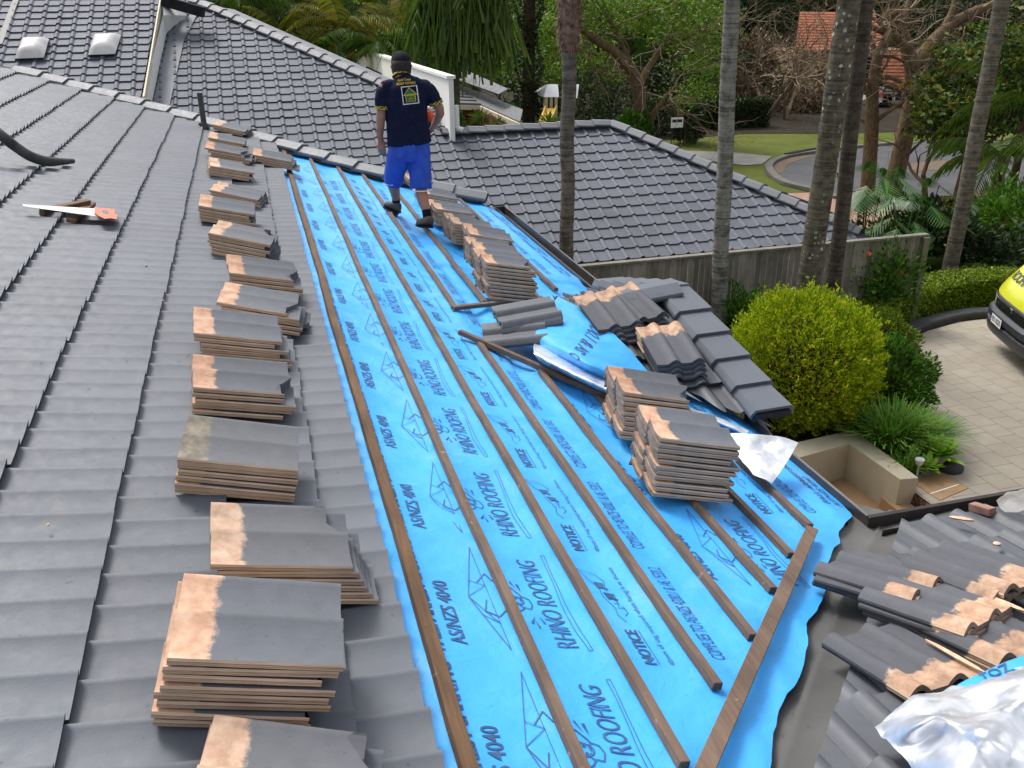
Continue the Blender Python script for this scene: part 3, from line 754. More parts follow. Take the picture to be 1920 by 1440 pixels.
# on the wing roof
g4 = 'loose tiles laid on the dark wing roof'
FW = (OR_, RN)
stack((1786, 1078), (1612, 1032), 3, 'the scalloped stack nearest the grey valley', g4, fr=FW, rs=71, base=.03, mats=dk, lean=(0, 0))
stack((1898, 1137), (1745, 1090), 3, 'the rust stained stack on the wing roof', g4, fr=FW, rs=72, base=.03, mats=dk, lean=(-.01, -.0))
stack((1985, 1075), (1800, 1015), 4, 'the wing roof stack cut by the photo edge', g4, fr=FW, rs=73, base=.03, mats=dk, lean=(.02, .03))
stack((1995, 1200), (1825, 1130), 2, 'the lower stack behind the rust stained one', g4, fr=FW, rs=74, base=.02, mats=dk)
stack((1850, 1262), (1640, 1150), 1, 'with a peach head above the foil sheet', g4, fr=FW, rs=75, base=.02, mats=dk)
print('tile lengths', LENS)
# ================================================================== FOIL, FLAPS, TOOLS
def rp3(x, y, w): return RP(x, y, w)
def gp3(x, y, w): return onpl(x, y, OG+GN*w, GN)
def wp3(x, y, w): return onpl(x, y, OR_+RN*w, RN)
# folded back blue flap over the gable, with its lettering
C = [[gp3(1046, 556, .05), gp3(1110, 590, .10), gp3(1165, 640, .12), gp3(1215, 697, .07)],
     [gp3(1022, 590, .06), gp3(1085, 628, .14), gp3(1140, 668, .14), gp3(1190, 700, .09)],
     [rp3(1004, 625, .10), rp3(1060, 655, .15), rp3(1110, 685, .16), rp3(1160, 705, .12)],
     [rp3(1002, 650, .03), rp3(1050, 676, .05), rp3(1098, 702, .05), rp3(1148, 726, .03)]]
G = patch(C, 26, 30, .006, 2, N3)
mb = MB(); mb.grid(G); flap = mb.build('folded_flap', 'sark', house, True)
def surf(G, name_parent):
    A = np.array(G)
    def f(s, t):     # s across rows 0..1, t along cols 0..1
        i = s*(A.shape[0]-1); j = t*(A.shape[1]-1); i0 = min(int(i), A.shape[0]-2); j0 = min(int(j), A.shape[1]-2); i -= i0; j -= j0
        P = (A[i0, j0]*(1-i)*(1-j)+A[i0+1, j0]*i*(1-j)+A[i0, j0+1]*(1-i)*j+A[i0+1, j0+1]*i*j)
        nn = np.cross(A[i0+1, j0]-A[i0, j0], A[i0, j0+1]-A[i0, j0]); nn /= np.linalg.norm(nn)+1e-9
        if nn[2] < 0: nn = -nn
        return P+nn*.004
    return f
sf = surf(G, flap)
vs, fs = textmesh("200.1 & AS'  COMP", 1, .012); x0, x1, y0, y1 = span(vs)
k = 1/(x1-x0)
mb = stamp([((x-x0)*k, y*k, 0) for x, y, *_ in vs], fs, lambda x, y: sf(min(max(.06+x*.92, 0), 1), min(max(.36+x*.06+y*1.5, 0), 1)))
mb.build('printed_words', 'ink', flap)
# foil edge folded over on the membrane
C = [[rp3(1003, 640, .05), rp3(1050, 662, .06), rp3(1100, 686, .06), rp3(1160, 714, .05)],
     [rp3(1000, 652, .09), rp3(1048, 677, .10), rp3(1097, 701, .10), rp3(1156, 728, .09)],
     [rp3(1003, 666, .08), rp3(1050, 691, .09), rp3(1098, 714, .09), rp3(1158, 742, .07)],
     [rp3(1010, 676, .0), rp3(1052, 700, .0), rp3(1100, 723, .0), rp3(1160, 750, .0)]]
mb = MB(); mb.grid(patch(C, 18, 50, .003, 5, N3, 20)); mb.build('foil_fold', 'foil', house, True)
C = [[gp3(1290, 764, .04), gp3(1330, 776, .05), gp3(1365, 790, .06), gp3(1404, 808, .06)],
     [gp3(1300, 775, .08), gp3(1335, 787, .09), gp3(1370, 801, .09), gp3(1398, 816, .07)],
     [gp3(1310, 792, .01), gp3(1340, 800, .01), gp3(1372, 812, .01), gp3(1396, 824, .0)]]
mb = MB(); mb.grid(patch(C, 14, 30, .003, 7, N3, 20)); mb.build('foil_fold', 'foil', house, True)
# turned up foil flap at the eave
C = [[rp3(1356, 815, .10), rp3(1400, 812, .14), rp3(1450, 818, .16), rp3(1497, 829, .16)],
     [rp3(1368, 832, .08), rp3(1405, 835, .10), rp3(1450, 838, .12), rp3(1484, 852, .12)],
     [rp3(1385, 855, .05), rp3(1420, 862, .07), rp3(1450, 868, .08), rp3(1468, 878, .08)],
     [rp3(1412, 890, .03), rp3(1430, 897, .04), rp3(1442, 902, .04), rp3(1447, 906, .03)]]
mb = MB(); mb.grid(patch(C, 30, 34, .008, 9, N3, 9)); mb.build('foil_flap', 'foil', house, True)
# loose foil sheet on the wing roof with a strip of its blue face
C = [[wp3(1640, 1372, .05), wp3(1715, 1322, .10), wp3(1800, 1290, .09), wp3(1925, 1255, .12), wp3(2050, 1225, .10)],
     [wp3(1665, 1400, .07), wp3(1740, 1360, .18), wp3(1830, 1330, .13), wp3(1930, 1300, .22), wp3(2060, 1290, .16)],
     [wp3(1690, 1432, .06), wp3(1770, 1400, .13), wp3(1850, 1390, .22), wp3(1940, 1370, .14), wp3(2070, 1360, .2)],
     [wp3(1725, 1480, .05), wp3(1800, 1470, .18), wp3(1880, 1460, .12), wp3(1960, 1450, .2), wp3(2080, 1440, .14)],
     [wp3(1760, 1560, .05), wp3(1840, 1550, .1), wp3(1900, 1550, .14), wp3(1980, 1540, .12), wp3(2090, 1530, .1)]]
G = patch(C, 90, 90, .014, 4, RN, 8)
for i, row in enumerate(G):
    for j, p in enumerate(row):
        row[j] = p+RN*(.016*abs(vnoise(p[0]*11+p[1]*5, p[1]*9, 8))**1.5+.0016*vnoise(p[0]*50, p[1]*46, 3)+.022*abs(math.sin((p[0]*2.2+p[1]*5.5)*1.6+1.3*math.sin(p[1]*7))))
e = empty('foil_sheet', wp3(1800, 1400, 0), 'crumpled silver foil sheet with a blue edge lying on the wing roof', 'foil sheet')
mb = MB(); mb.grid(G); mb.build('foil_face', 'foil', e, True)
C = [[wp3(1782, 1292, .10), wp3(1830, 1266, .12), wp3(1886, 1241, .13), wp3(1960, 1215, .12)],
     [wp3(1788, 1302, .10), wp3(1840, 1282, .12), wp3(1915, 1263, .13), wp3(1990, 1245, .12)]]
Gb = patch(C, 8, 24, .004, 2, RN, 9)
mb = MB(); mb.grid(Gb); bl = mb.build('blue_edge', 'sark', e, True)
sf2 = surf(Gb, bl); vs, fs = textmesh('TOZ', 1, .015)
x0, x1, y0, y1 = span(vs)
stamp([((x-x0)/(x1-x0), (y-y0)/(y1-y0), 0) for x, y, *_ in vs], fs, lambda x, y: sf2(.1+.7*(1-y), .35+.3*x)).build('printed_letters', 'ink', bl)
# foil roll behind the worker's foot
mb = MB(); a = RP(778, 352, .035); b = RP(826, 417, .035); mb.tube([a, b], .036, 20)
o = mb.build('foil_roll', 'foil', None, True, 50); tag(o, "thin roll of silver foil lying beside the worker's right shoe", 'foil roll')
mb = MB(); d_ = (b-a)/np.linalg.norm(b-a); mb.tube([b+d_*.001, b+d_*.003], .018, 14); q = mb.build('cardboard_core', 'dark', o)
# offcuts and saw
def beamobj(name, a, b, wd, h, mat, lab, cat, w1=.07, w2=.07, grp=None):
    A, B = RP(*a, w1), RP(*b, w2); mb = MB(); L = np.linalg.norm(B-A); c = (A+B)/2; ex = (B-A)/L
    ez = N3-ex*(N3@ex); ez /= np.linalg.norm(ez); ey = np.cross(ez, ex)
    mb.box((-L/2, -wd/2, -h), (L, 0, 0), (0, wd, 0), (0, 0, h)); o = mb.build(name, mat); bevel(o, .003, 1)
    o.matrix_world = Matrix([[ex[i], ey[i], ez[i], c[i]] for i in range(3)]+[[0, 0, 0, 1]]); return tag(o, lab, cat, grp)
beamobj('timber_offcut', (78, 392), (166, 374), .045, .045, 'offcut', 'reddish brown batten offcut under the saw blade', 'timber offcut', .075, .10, 'short offcuts by the handsaw')
beamobj('timber_offcut', (133, 410), (172, 378), .06, .03, 'offcut', 'pale brown offcut under the middle of the saw', 'timber offcut', .062, .07, 'short offcuts by the handsaw')
M['orange'] = mottled('orange_plastic', (.78, .10, .025), (.85, .14, .04), 9, .4, 0); M['steel'] = mottled('saw_steel', (.50, .50, .50), (.66, .66, .66), 20, .35, .05, 60, .7)
sw_ = empty('handsaw', RP(140, 392, .09), 'handsaw with an orange handle lying across two timber offcuts', 'saw')
def SP(x, y, w=.098): return RP(x, y, w)
mb = MB(); t1 = [SP(42, 383), SP(180, 391), SP(184, 406), SP(44, 386.5)]
mb.poly(t1); mb.poly([p-N3*.0015 for p in t1][::-1]); mb.build('blade', 'steel', sw_)
out = [(178, 388), (190, 391), (203, 391), (215, 392), (214, 400), (220, 403), (219, 411), (208, 409), (196, 410), (184, 404), (177, 398)]
inn = [(190, 395), (194, 393.5), (200, 394), (204, 397), (204, 401), (199, 402), (193, 400)]
mb = MB()
def ringf(w):
    return [SP(x, y, w) for x, y in out], [SP(x, y, w) for x, y in inn]
bm = bmesh.new()
for w_ in (.085, .110):
    pass
no, ni = len(out), len(inn)
(oa, ia), (ob, ib) = ringf(.084), ringf(.112)
cc = [sum(p[0] for p in inn)/ni, sum(p[1] for p in inn)/ni]
def near(i):
    x, y = out[i]; return min(range(ni), key=lambda k: (math.atan2(inn[k][1]-cc[1], inn[k][0]-cc[0])-math.atan2(y-cc[1], x-cc[0])+math.pi) % (2*math.pi) if False else abs(((math.atan2(inn[k][1]-cc[1], inn[k][0]-cc[0])-math.atan2(y-cc[1], x-cc[0])+math.pi) % (2*math.pi))-math.pi))
mp = [near(i) for i in range(no)]
for (A_, B_) in ((ob, ib), (oa, ia)):
    for i in range(no):
        j = (i+1) % no; a_, b_ = mp[i], mp[j]
        mb.poly([A_[i], A_[j], B_[b_]]) if a_ == b_ else mb.poly([A_[i], A_[j], B_[b_], B_[a_]])
for i in range(no): j = (i+1) % no; mb.poly([oa[i], oa[j], ob[j], ob[i]])
for i in range(ni): j = (i+1) % ni; mb.poly([ia[j], ia[i], ib[i], ib[j]])
mb.build('handle', 'orange', sw_)
# corrugated hose & vent post
M['hose'] = mottled('black_rubber_hose', (.035, .035, .037), (.07, .07, .07), 12, .7, .2)
pts = [RP(-60, 205, .40), RP(0, 252, .28), RP(25, 272, .20), RP(55, 292, .13), RP(85, 302, .085), RP(110, 303, .075), RP(137, 302, .07)]
pts = catmull(pts, 90); rad = [.040*(1-.0*i/90)+(.003 if i % 2 else 0) for i in range(90)]; rad = [r_*(.50+.50*min(1, (89-i)/26)) for i, r_ in enumerate(rad)]
mb = MB(); mb.tube(pts, rad, 14); tag(mb.build('corrugated_hose', 'hose', None, True), 'dark ribbed hose end curling down onto the grey roof tiles', 'hose')
p0 = RP(383, 236, .05); mb = MB(); p1 = atY(374, 174, p0[1]+.02); mb.tube([p0, p1], [.036, .034], 12); mb.tube([p0-np.array([0, 0, .04]), p0+np.array([-.02, 0, .05])], [.07, .05], 12)
tag(mb.build('vent_pipe', 'hose', None, True, 40), 'dark leaning pipe sticking up through the hip capping', 'pipe')
# chips of tile, wooden peg and plastic wrap on the wing roof
M['chip'] = mottled('fresh_tile_chip', lin(190, 150, 118), lin(225, 196, 168), 20, .8, .2); M['pink'] = mottled('painted_timber_peg', lin(104, 72, 66), lin(156, 120, 104), 14, .7, .2)
mb = MB(); A = wp3(1822, 942, .045); B = wp3(1862, 953, .045); mb.beam(A, B, RN, .05, .04); o = mb.build('timber_block', 'pink'); bevel(o, .003); tag(o, 'small reddish timber block lying on the far wing roof', 'timber block')
def sliver(a, b, wd, lab, fr=wp3, w=.05, mat='chip', nrm=RN, name='tile_sliver', grp='pale tile slivers on the wing roof'):
    A, B = fr(*a, w), fr(*b, w); d = B-A; L = np.linalg.norm(d); d /= L; s_ = np.cross(d, nrm); mb = MB()
    pr = [(0, .15), (.2, .8), (.55, 1), (.85, .7), (1, .1)]
    mb.loft([[A+d*L*t+s_*wd*k*.5, A+d*L*t+nrm*.008*k, A+d*L*t-s_*wd*k*.5, A+d*L*t-nrm*.012] for t, k in pr])
    return tag(mb.build(name, mat), lab, 'tile sliver', grp)
sliver((1780, 968), (1826, 975), .035, 'short peach sliver with a red end near the wing roof valley')
if 0: sliver((1662, 1026), (1786, 1078), .020, 'long thin tan sliver beside the scalloped stack', w=.12)
sliver((1735, 1198), (1850, 1262), .022, 'long peach sliver above the foil sheet', w=.06)
sliver((1862, 1017), (1877, 1020), .04, 'tiny cream chip in the middle of the wing roof')
sliver((1840, 1112), (1925, 1146), .03, 'peach sliver behind the rust stained stack', w=.10)
k = NT('milky_plastic'); k.b.inputs['Alpha'].default_value = .35; M['plastic'] = k.fin((.62, .60, .56), .3)
C = [[wp3(1868, 938, .04), wp3(1895, 922, .05), wp3(1945, 912, .05)], [wp3(1872, 948, .05), wp3(1900, 938, .08), wp3(1950, 930, .08)], [wp3(1885, 962, .045), wp3(1915, 958, .06), wp3(1955, 950, .05)]]
G = patch(C, 30, 30, .012, 6, RN, 16); mb = MB(); mb.grid(G); tag(mb.build('plastic_wrap', 'plastic', None, True), 'crumpled clear plastic wrap on the far wing roof tiles', 'plastic wrap')
M['rust'] = mottled('rust_stain', lin(120, 60, 44), lin(160, 84, 60), 14, .85, 0)
for i, (x, y) in enumerate([(274, 498), (306, 564), (362, 1190), (735, 1142), (262, 390), (90, 985), (470, 1210)]):
    P = RP(x, y, .042); r_ = random.Random(i); mb = MB(); mb.tube([P, P+N3*.006], [.007, .003], 6); tag(mb.build('mortar_crumb', 'chip' if i != 3 else 'dark'), ['pale crumb on the tiles between the saw and the stacks', 'pale crumb beside the leaning stack course', 'grey crumb left of the tall nearest stack', 'dark round nail plug on the tile right of the second stack', 'tan crumb on the tiles above the saw handle level', 'dark crumb at the left edge tiles', 'buff crumb on the tall nearest stack'][i], 'crumb', 'crumbs on the roof tiles')
# ================================================================== GROUND & SETTING
GZ = -1.7
def sheet(name, px, z, mat, kind='structure', zoff=0):
    mb = MB(); mb.poly([atZ(x, y, z)+np.array([0, 0, zoff]) for x, y in px]); o = mb.build(name, mat); ngon_norm(o)
    if o.data.polygons[0].normal.z < 0: o.data.flip_normals()
    return tag(o, kind=kind)
k = NT('lawn_grass'); v = k.coord(); c = k.ramp(k.noise(v, .7, 5, .65), [(.3, lin(74, 86, 34)), (.55, lin(92, 102, 42)), (.75, lin(112, 108, 58))])
c = k.mix(k.ramp(k.noise(v, 14, 4), [(.3, (0, 0, 0)), (.8, (.5, .5, .5))]), c, lin(70, 82, 34)); k.bump(k.noise(v, 50, 3), .6, .03); c = k.mix(k.ramp(k.noise(v, 3.1, 6, .7), [(.45, (0, 0, 0)), (.7, (.6, .6, .6))]), c, lin(96, 86, 50)); M['lawn'] = k.fin(c, .95)
k = NT('mulch'); v = k.coord(); vo = k.n('TexVoronoi'); vo.inputs['Scale'].default_value = 34; k.l(v, vo.inputs['Vector'])
c = k.ramp(vo.outputs['Color'], [(.2, lin(38, 28, 20)), (.6, lin(70, 52, 38)), (.9, lin(110, 84, 62))]); k.bump(vo.outputs['Distance'], .7, .02); M['mulch'] = k.fin(c, .95)
M['asphalt'] = mottled('asphalt_road', (.075, .075, .080), (.11, .11, .115), .8, .9, .2, 60, 0, .3, (.13, .12, .10))
M['concrete'] = mottled('footpath_concrete', (.20, .19, .17), (.29, .28, .25), 1.6, .9, .2)
M['leaflitter'] = mottled('leaf_litter', lin(92, 82, 70), lin(120, 104, 86), 9, .95, .4)
M['pinkpave'] = mottled('pink_paving', lin(140, 108, 96), lin(168, 134, 118), 3, .9, .1)
k = NT('driveway_pavers'); v = k.coord('Object', (1, 1, 1), (0, 0, math.pi/2)); b = k.n('TexBrick'); b.inputs['Scale'].default_value = 1.0
b.inputs['Brick Width'].default_value = .31; b.inputs['Row Height'].default_value = .31; b.inputs['Mortar Size'].default_value = .005; b.inputs['Mortar Smooth'].default_value = .2; b.inputs['Bias'].default_value = 0
b.offset = .5; k.l(v, b.inputs['Vector']); b.inputs['Color1'].default_value = (*lin(166, 158, 144), 1); b.inputs['Color2'].default_value = (*lin(158, 150, 137), 1); b.inputs['Mortar'].default_value = (*lin(112, 104, 92), 1)
c = k.mix(k.ramp(k.noise(k.coord(), 1.1, 6, .7), [(.4, (0, 0, 0)), (.75, (.6, .6, .6))]), b.outputs['Color'], lin(128, 119, 104)); c = k.mix(k.ramp(k.noise(k.coord(), 24, 2), [(.7, (0, 0, 0)), (.76, (.5, .5, .5))]), c, lin(96, 84, 66)); k.bump(b.outputs['Fac'], -.4, .004); M['paver'] = k.fin(c, .85)
# base terrain: one sheet, dropping behind the fence line
mb = MB(); xs = list(np.linspace(-60, 90, 76)); ys = list(np.concatenate([np.linspace(-25, 10, 14), np.linspace(10.5, 24, 40), np.linspace(26, 240, 50)])); G = []
def gz(x, y):
    t = min(max((y-12.4)/(.7 if x < 10.3 else 6), 0), 1); return GZ*t*t*(3-2*t)-.02
WC = atZ(1600, 806, .2); WE = atZ(1705, 897, .2)
def gb_(x, y): return gz(x, y)-(.62 if (x < WC[0]-.1 and y < WC[1]-.1) else 0)
for y in ys: G.append([(x, y, gz(x, y)-(.8 if (3 < x < 20 and 3.2 < y < 15.5) else 0)) for x in xs])
mb.grid(G); tag(mb.build('ground', 'lawn', None, True), kind='structure')
mb = MB(); mb.grid([[(x, y, gb_(x, y)+.012) for x in np.linspace(1.5, 22, 160)] for y in np.linspace(2, 17.5, 150)]); tag(mb.build('garden_bed', 'mulch', None, True), kind='structure')
DRV = [(1675, 672), (1700, 641), (1740, 620), (1800, 603), (1860, 597), (1930, 600), (2100, 640)]
pts = [atZ(x, y, .012) for x, y in DRV]+[np.array([22, 9, .012]), np.array([22, 2., .012]), np.array([WE[0]+.1, 2., .012]), np.array([WE[0]+.1, WE[1]+.1, .012])]+[atZ(x, y, .012) for x, y in [(1750, 860), (1690, 770), (1655, 700)]]
mb = MB(); mb.poly(pts); dv = mb.build('driveway', 'paver'); ngon_norm(dv); tag(dv, kind='structure')
if dv.data.polygons[0].normal.z < 0: dv.data.flip_normals()
M['curb'] = mottled('charcoal_kerb', (.022, .023, .027), (.045, .046, .052), 5, .7, .2)
cp = catmull([atZ(x, y, .0) for x, y in [(1664, 690)]+DRV], 60); rings = []
for i, p in enumerate(cp):
    t = cp[min(i+1, 59)]-cp[max(i-1, 0)]; t /= np.linalg.norm(t); o_ = np.array([-t[1], t[0], 0]); 
    if o_[1] < 0: o_ = -o_
    rings.append([p+o_*a+np.array([0, 0, b_]) for a, b_ in ((0, -.02), (.0, .10), (.02, .125), (.24, .125), (.26, .10), (.26, -.02))])
mb = MB(); mb.loft(rings); tag(mb.build('kerb', 'curb', None, False), kind='structure')
M['soil'] = mottled('dark_leafy_soil', (.018, .016, .010), (.05, .042, .028), 3, .95, .4, 20)
# street
sheet('road', [(1534, 284), (1600, 276), (1680, 268), (1760, 264), (1960, 262), (2300, 268), (2300, 470), (1960, 440), (1760, 402), (1600, 388), (1515, 359), (1462, 345), (1434, 326), (1434, 308), (1470, 294)], GZ, 'asphalt', zoff=.012)
sheet('far_ground', [(1180, 266), (1250, 262), (1400, 250), (1560, 250), (1720, 246), (1960, 250), (2300, 256), (2500, 60), (700, 60), (900, 262)], GZ, 'soil', zoff=.006)
sheet('footpath', [(1225, 282), (1300, 283), (1380, 286), (1448, 293), (1428, 308), (1395, 310), (1330, 302), (1225, 296)], GZ, 'concrete', zoff=.008)
sheet('pink_driveway', [(1455, 364), (1520, 362), (1640, 380), (1700, 400), (1640, 430), (1500, 440), (1560, 400)], GZ, 'pinkpave', zoff=.020)
sheet('litter_patch', [(1706, 308), (1745, 303), (1775, 302), (1790, 312), (1760, 320), (1720, 322), (1700, 316)], GZ, 'leaflitter', zoff=.024)
sheet('litter_patch', [(1440, 306), (1470, 297), (1530, 291), (1500, 300), (1476, 310), (1468, 325), (1446, 326)], GZ, 'leaflitter', zoff=.024)
kp = catmull([atZ(x, y, GZ) for x, y in [(1700, 268), (1610, 275), (1534, 284), (1470, 294), (1436, 308), (1436, 326), (1462, 345), (1515, 359), (1560, 374)]], 70)
rings = []
for i, p in enumerate(kp):
    t = kp[min(i+1, 69)]-kp[max(i-1, 0)]; t /= np.linalg.norm(t); o_ = np.array([t[1], -t[0], 0])
    rings.append([p+o_*a+np.array([0, 0, b_]) for a, b_ in ((-.05, 0), (-.05, .12), (-.35, .13), (-.35, 0))])
mb = MB(); mb.loft(rings); M['kerbc'] = mottled('old_kerb_concrete', (.11, .105, .092), (.18, .17, .15), 2, .9, .2); tag(mb.build('street_kerb', 'kerbc'), kind='structure')
mb = MB(); a, b_ = atZ(1474, 294.5, GZ), atZ(1530, 283.5, GZ); mb.beam(a+np.array([0, 0, .16]), b_+np.array([0, 0, .16]), (0, 0, 1), .25, .15); tag(mb.build('drain_slot', 'dark'), 'dark drain inlet lintel in the street kerb', 'drain')
# ================================================================== ENTRY PLANTER & STEPS
M['beige'] = mottled('beige_render', lin(168, 160, 138), lin(180, 172, 150), 3, .9, .08); M['sand'] = mottled('sandstone_tile', lin(134, 104, 74), lin(168, 138, 104), 1.6, .75, .1, 60, 0, .3, lin(112, 80, 56))
pl = empty('garden_wall', atZ(1600, 860, 0), 'beige rendered low wall around the sunken entry beside the driveway', 'garden wall')
zt_ = .2
top = [atZ(x, y, zt_) for x, y in [(1455, 838), (1600, 806), (1722, 896), (1688, 899), (1592, 832), (1470, 866)]]
mb = MB(); n = len(top); mb.poly(top)
for i in range(n): a, b_ = top[i], top[(i+1) % n]; mb.poly([a, a*np.array([1, 1, 0])-np.array([0, 0, .35]), b_*np.array([1, 1, 0])-np.array([0, 0, .35]), b_])
o = ngon_norm(mb.build('wall_run', 'beige', pl)); bevel(o, .008)
st = empty('entry_steps', atZ(1720, 925, 0), 'tan sandstone entry steps at the end of the beige wall', 'steps')
mb = MB()
def blk(c4, z1, z0):
    P = [atZ(x, y, z1) for x, y in c4]; mb.poly(P)
    for i in range(4): a, b_ = P[i], P[(i+1) % 4]; mb.poly([a, np.array([a[0], a[1], z0]), np.array([b_[0], b_[1], z0]), b_])
blk([(1708, 902), (1765, 884), (1815, 915), (1762, 938)], .02, -.3); blk([(1652, 932), (1712, 918), (1752, 945), (1688, 962)], -.13, -.35)
bevel(ngon_norm(mb.build('step', 'sand', st)), .006)
mb = MB(); mb.poly([(2.6, 2.2, -.27), (WE[0]+.9, 2.2, -.27), (WE[0]+.9, WE[1]-.02, -.27), (WC[0]-.02, WC[1]-.05, -.27), (2.6, WC[1]-.05, -.27)]); ngon_norm(mb.build('landing', 'sand', st))
mb = MB(); a, b_ = atZ(1745, 925, .024), atZ(1798, 908, .024); mb.beam(a, b_, (0, 0, 1), .012, .004); mb.build('grout_line', 'fascia', st)
# ================================================================== FENCE
f0, f1 = atZ(1070, 498, 1.55), atZ(1737, 437, 1.55); fd = (f1-f0); FL = np.linalg.norm(fd); fd /= FL; fo = np.array([fd[1], -fd[0], 0])
fn = empty('paling_fence', (f0+f1)/2*np.array([1, 1, 0]), 'weathered grey timber paling fence across the middle behind the yellow bush', 'fence')
mb = MB(); mb2 = MB(); x = -3.0; i = 0; r = random.Random(4)
while x < FL-.1:
    w_ = .098; P = f0+fd*x; dz = r.uniform(-.012, .004); oo = r.uniform(0, .016)
    t = mb2 if (x > FL-2.3 and r.random() < .5) else mb
    t.box(P+fo*(oo)-np.array([0, 0, 1.75]), fd*(w_-.007-r.random()*.006), fo*.016, np.array([0, 0, 1.71+dz])); x += w_
mb.build('palings', 'fence', fn); mb2.build('palings', 'fence2', fn)
mb = MB(); mb.beam(f0+fd*-3+np.array([0, 0, .0])+fo*.02, f1+fo*.02, (0, 0, 1), .11, .035); bevel(mb.build('cap_rail', 'fence', fn), .004)
mb = MB(); mb.box(f1+fd*(-.12)+fo*.02-np.array([0, 0, 1.75]), fd*.11, fo*.11, np.array([0, 0, 1.71])); bevel(mb.build('post', 'fence2', fn), .006)
# ================================================================== NEIGHBOUR HOUSE (roof plane facing us)
t22 = math.radians(22.5); P0n = depth(940, 277, 18.8)
ND = np.array([0, -math.cos(t22), -math.sin(t22)]); NN = np.array([0, -math.sin(t22), math.cos(t22)])
def NP(x, y, w=0.): return onpl(x, y, P0n+NN*w, NN)
A1 = NP(1145, 237); A0 = NP(810, 255); AE = NP(1612, 441); HT = NP(380, 10); HB = NP(715, 160)
ON = np.array([0, A1[1], A1[2]])
nb = empty('neighbour_house', (4, 18, GZ), 'long neighbouring house under a glazed grey hip roof beyond the stripped slope', 'house')
def sN(P): return (P-ON)@ND
sE_ = sN(NP(1340, 470))+.05
En = []; s_ = sE_
while s_ > sN(HT)-1.2: En.append(s_); s_ -= .325
En = En[::-1]
def vln(s):
    y = ON[1]+ND[1]*s
    xl = -3.2
    if s < 0: xr = HT[0]+(HB[0]-HT[0])*(HT[1]-y)/(HT[1]-HB[1])
    else: xr = A1[0]+(AE[0]-A1[0])*(A1[1]-y)/(A1[1]-AE[1])
    if -.9 < s < 0: xr = min(xr, 3.72)
    return (xl, xr)
mb = MB(); tilefield(mb, ON, ND, RX, NN, En, vln, pitch=.30, rh=.036, tilt=.026, th=.020, per=1, seed=12, sym=True, jit=1.5, lap=.03)
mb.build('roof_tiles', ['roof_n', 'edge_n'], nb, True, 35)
mb = MB(); mort = MB(); up_ = np.array([0, 0, 1.])
kc = dict(ln=.40, wd=.17, hg=.075, th=.02, mb=mb, mortar=mort)
caps([HT+np.array([-.6, .65, .2]), HT+np.array([0, 0, .04]), HB+np.array([0, 0, .04]), HB+np.array([.25, -.28, -.06])], nrm=up_, **kc)
o = mb.build('hip_capping', 'cap', nb); mort.build('cap_mortar', 'mortar', o); mb = MB(); mort = MB(); kc.update(mb=mb, mortar=mort)
caps([A1+up_*.06, A0+up_*.06+RX*.2], nrm=up_, **kc); o = mb.build('ridge_capping', 'cap', nb); mort.build('cap_mortar', 'mortar', o); mb = MB(); mort = MB(); kc.update(mb=mb, mortar=mort)
caps([A1+up_*.07, AE+up_*.05], nrm=up_, **kc)
o = mb.build('hip_capping', 'cap', nb); mort.build('cap_mortar', 'mortar', o)
# other slopes
mb = MB(); zE = ON[2]+ND[2]*sE_
E2 = np.array([AE[0]+.1, AE[1]-.1, zE]); back = np.array([AE[0]+.1, A1[1]*2-AE[1]+.1, zE])
tf = MB()
HX = np.array([math.cos(t22), 0, -math.sin(t22)]); HN = np.array([math.sin(t22), 0, math.cos(t22)])
oh = np.array([A1[0], A1[1], A1[2]])
tilefield(tf, oh, HX, np.array([0, 1., 0]), HN, [.1+.325*i for i in range(13)], lambda s: (-s*.93, s*.93), pitch=.30, rh=.042, tilt=.035, th=.026, per=1, seed=13, sym=True)
tf.build('hip_end_tiles', ['roof_n', 'edge'], nb, True, 35)
mb.poly([A1, A0, A0+np.array([0, 4.2, -1.75]), A1+np.array([4.2, 4.2, -1.75])])
# rear slope beside the long hip (pale face seen at grazing angle)
mb.poly([HT-up_*.03, HB-up_*.03, HB+np.array([2.0, 1.5, -1.3]), HT+np.array([3.0, 1.5, -2.2])])
mb.build('rear_slope', 'roof_n', nb)
tf = MB(); hd = (HB-HT); hL = np.linalg.norm(hd); hd /= hL
sideD = np.array([.95, .42, -.20]); sideD /= np.linalg.norm(sideD); sn = np.cross(hd, sideD); sn = sn if sn[2] > 0 else -sn
mb = MB()
for i in range(16):
    a = HT+hd*(hL*i/16); b_ = HT+hd*(hL*(i+1)/16-.012)
    for j in range(2):
        c0, c1 = .12+.34*j, .12+.34*(j+1)-.012
        P = [a+sideD*c0, b_+sideD*c0, b_+sideD*c1, a+sideD*c1]; mb.poly([p+sn*(.05-.012*(k_ < 2)) for k_, p in enumerate(P)])
mb.build('side_slope_tiles', 'cap', nb)
mb = MB(); mb.box((-3.2, AE[1]+.45, GZ), (AE[0]-.4+3.2, 0, 0), (0, 9, 0), (0, 0, zE-GZ-.25)); mb.build('wall', 'brick_in', nb)
gutter((-3.2, AE[1]-.17, zE-.03), (AE[0]+.1, AE[1]-.17, zE-.03), (0, -1, 0), parent=nb)
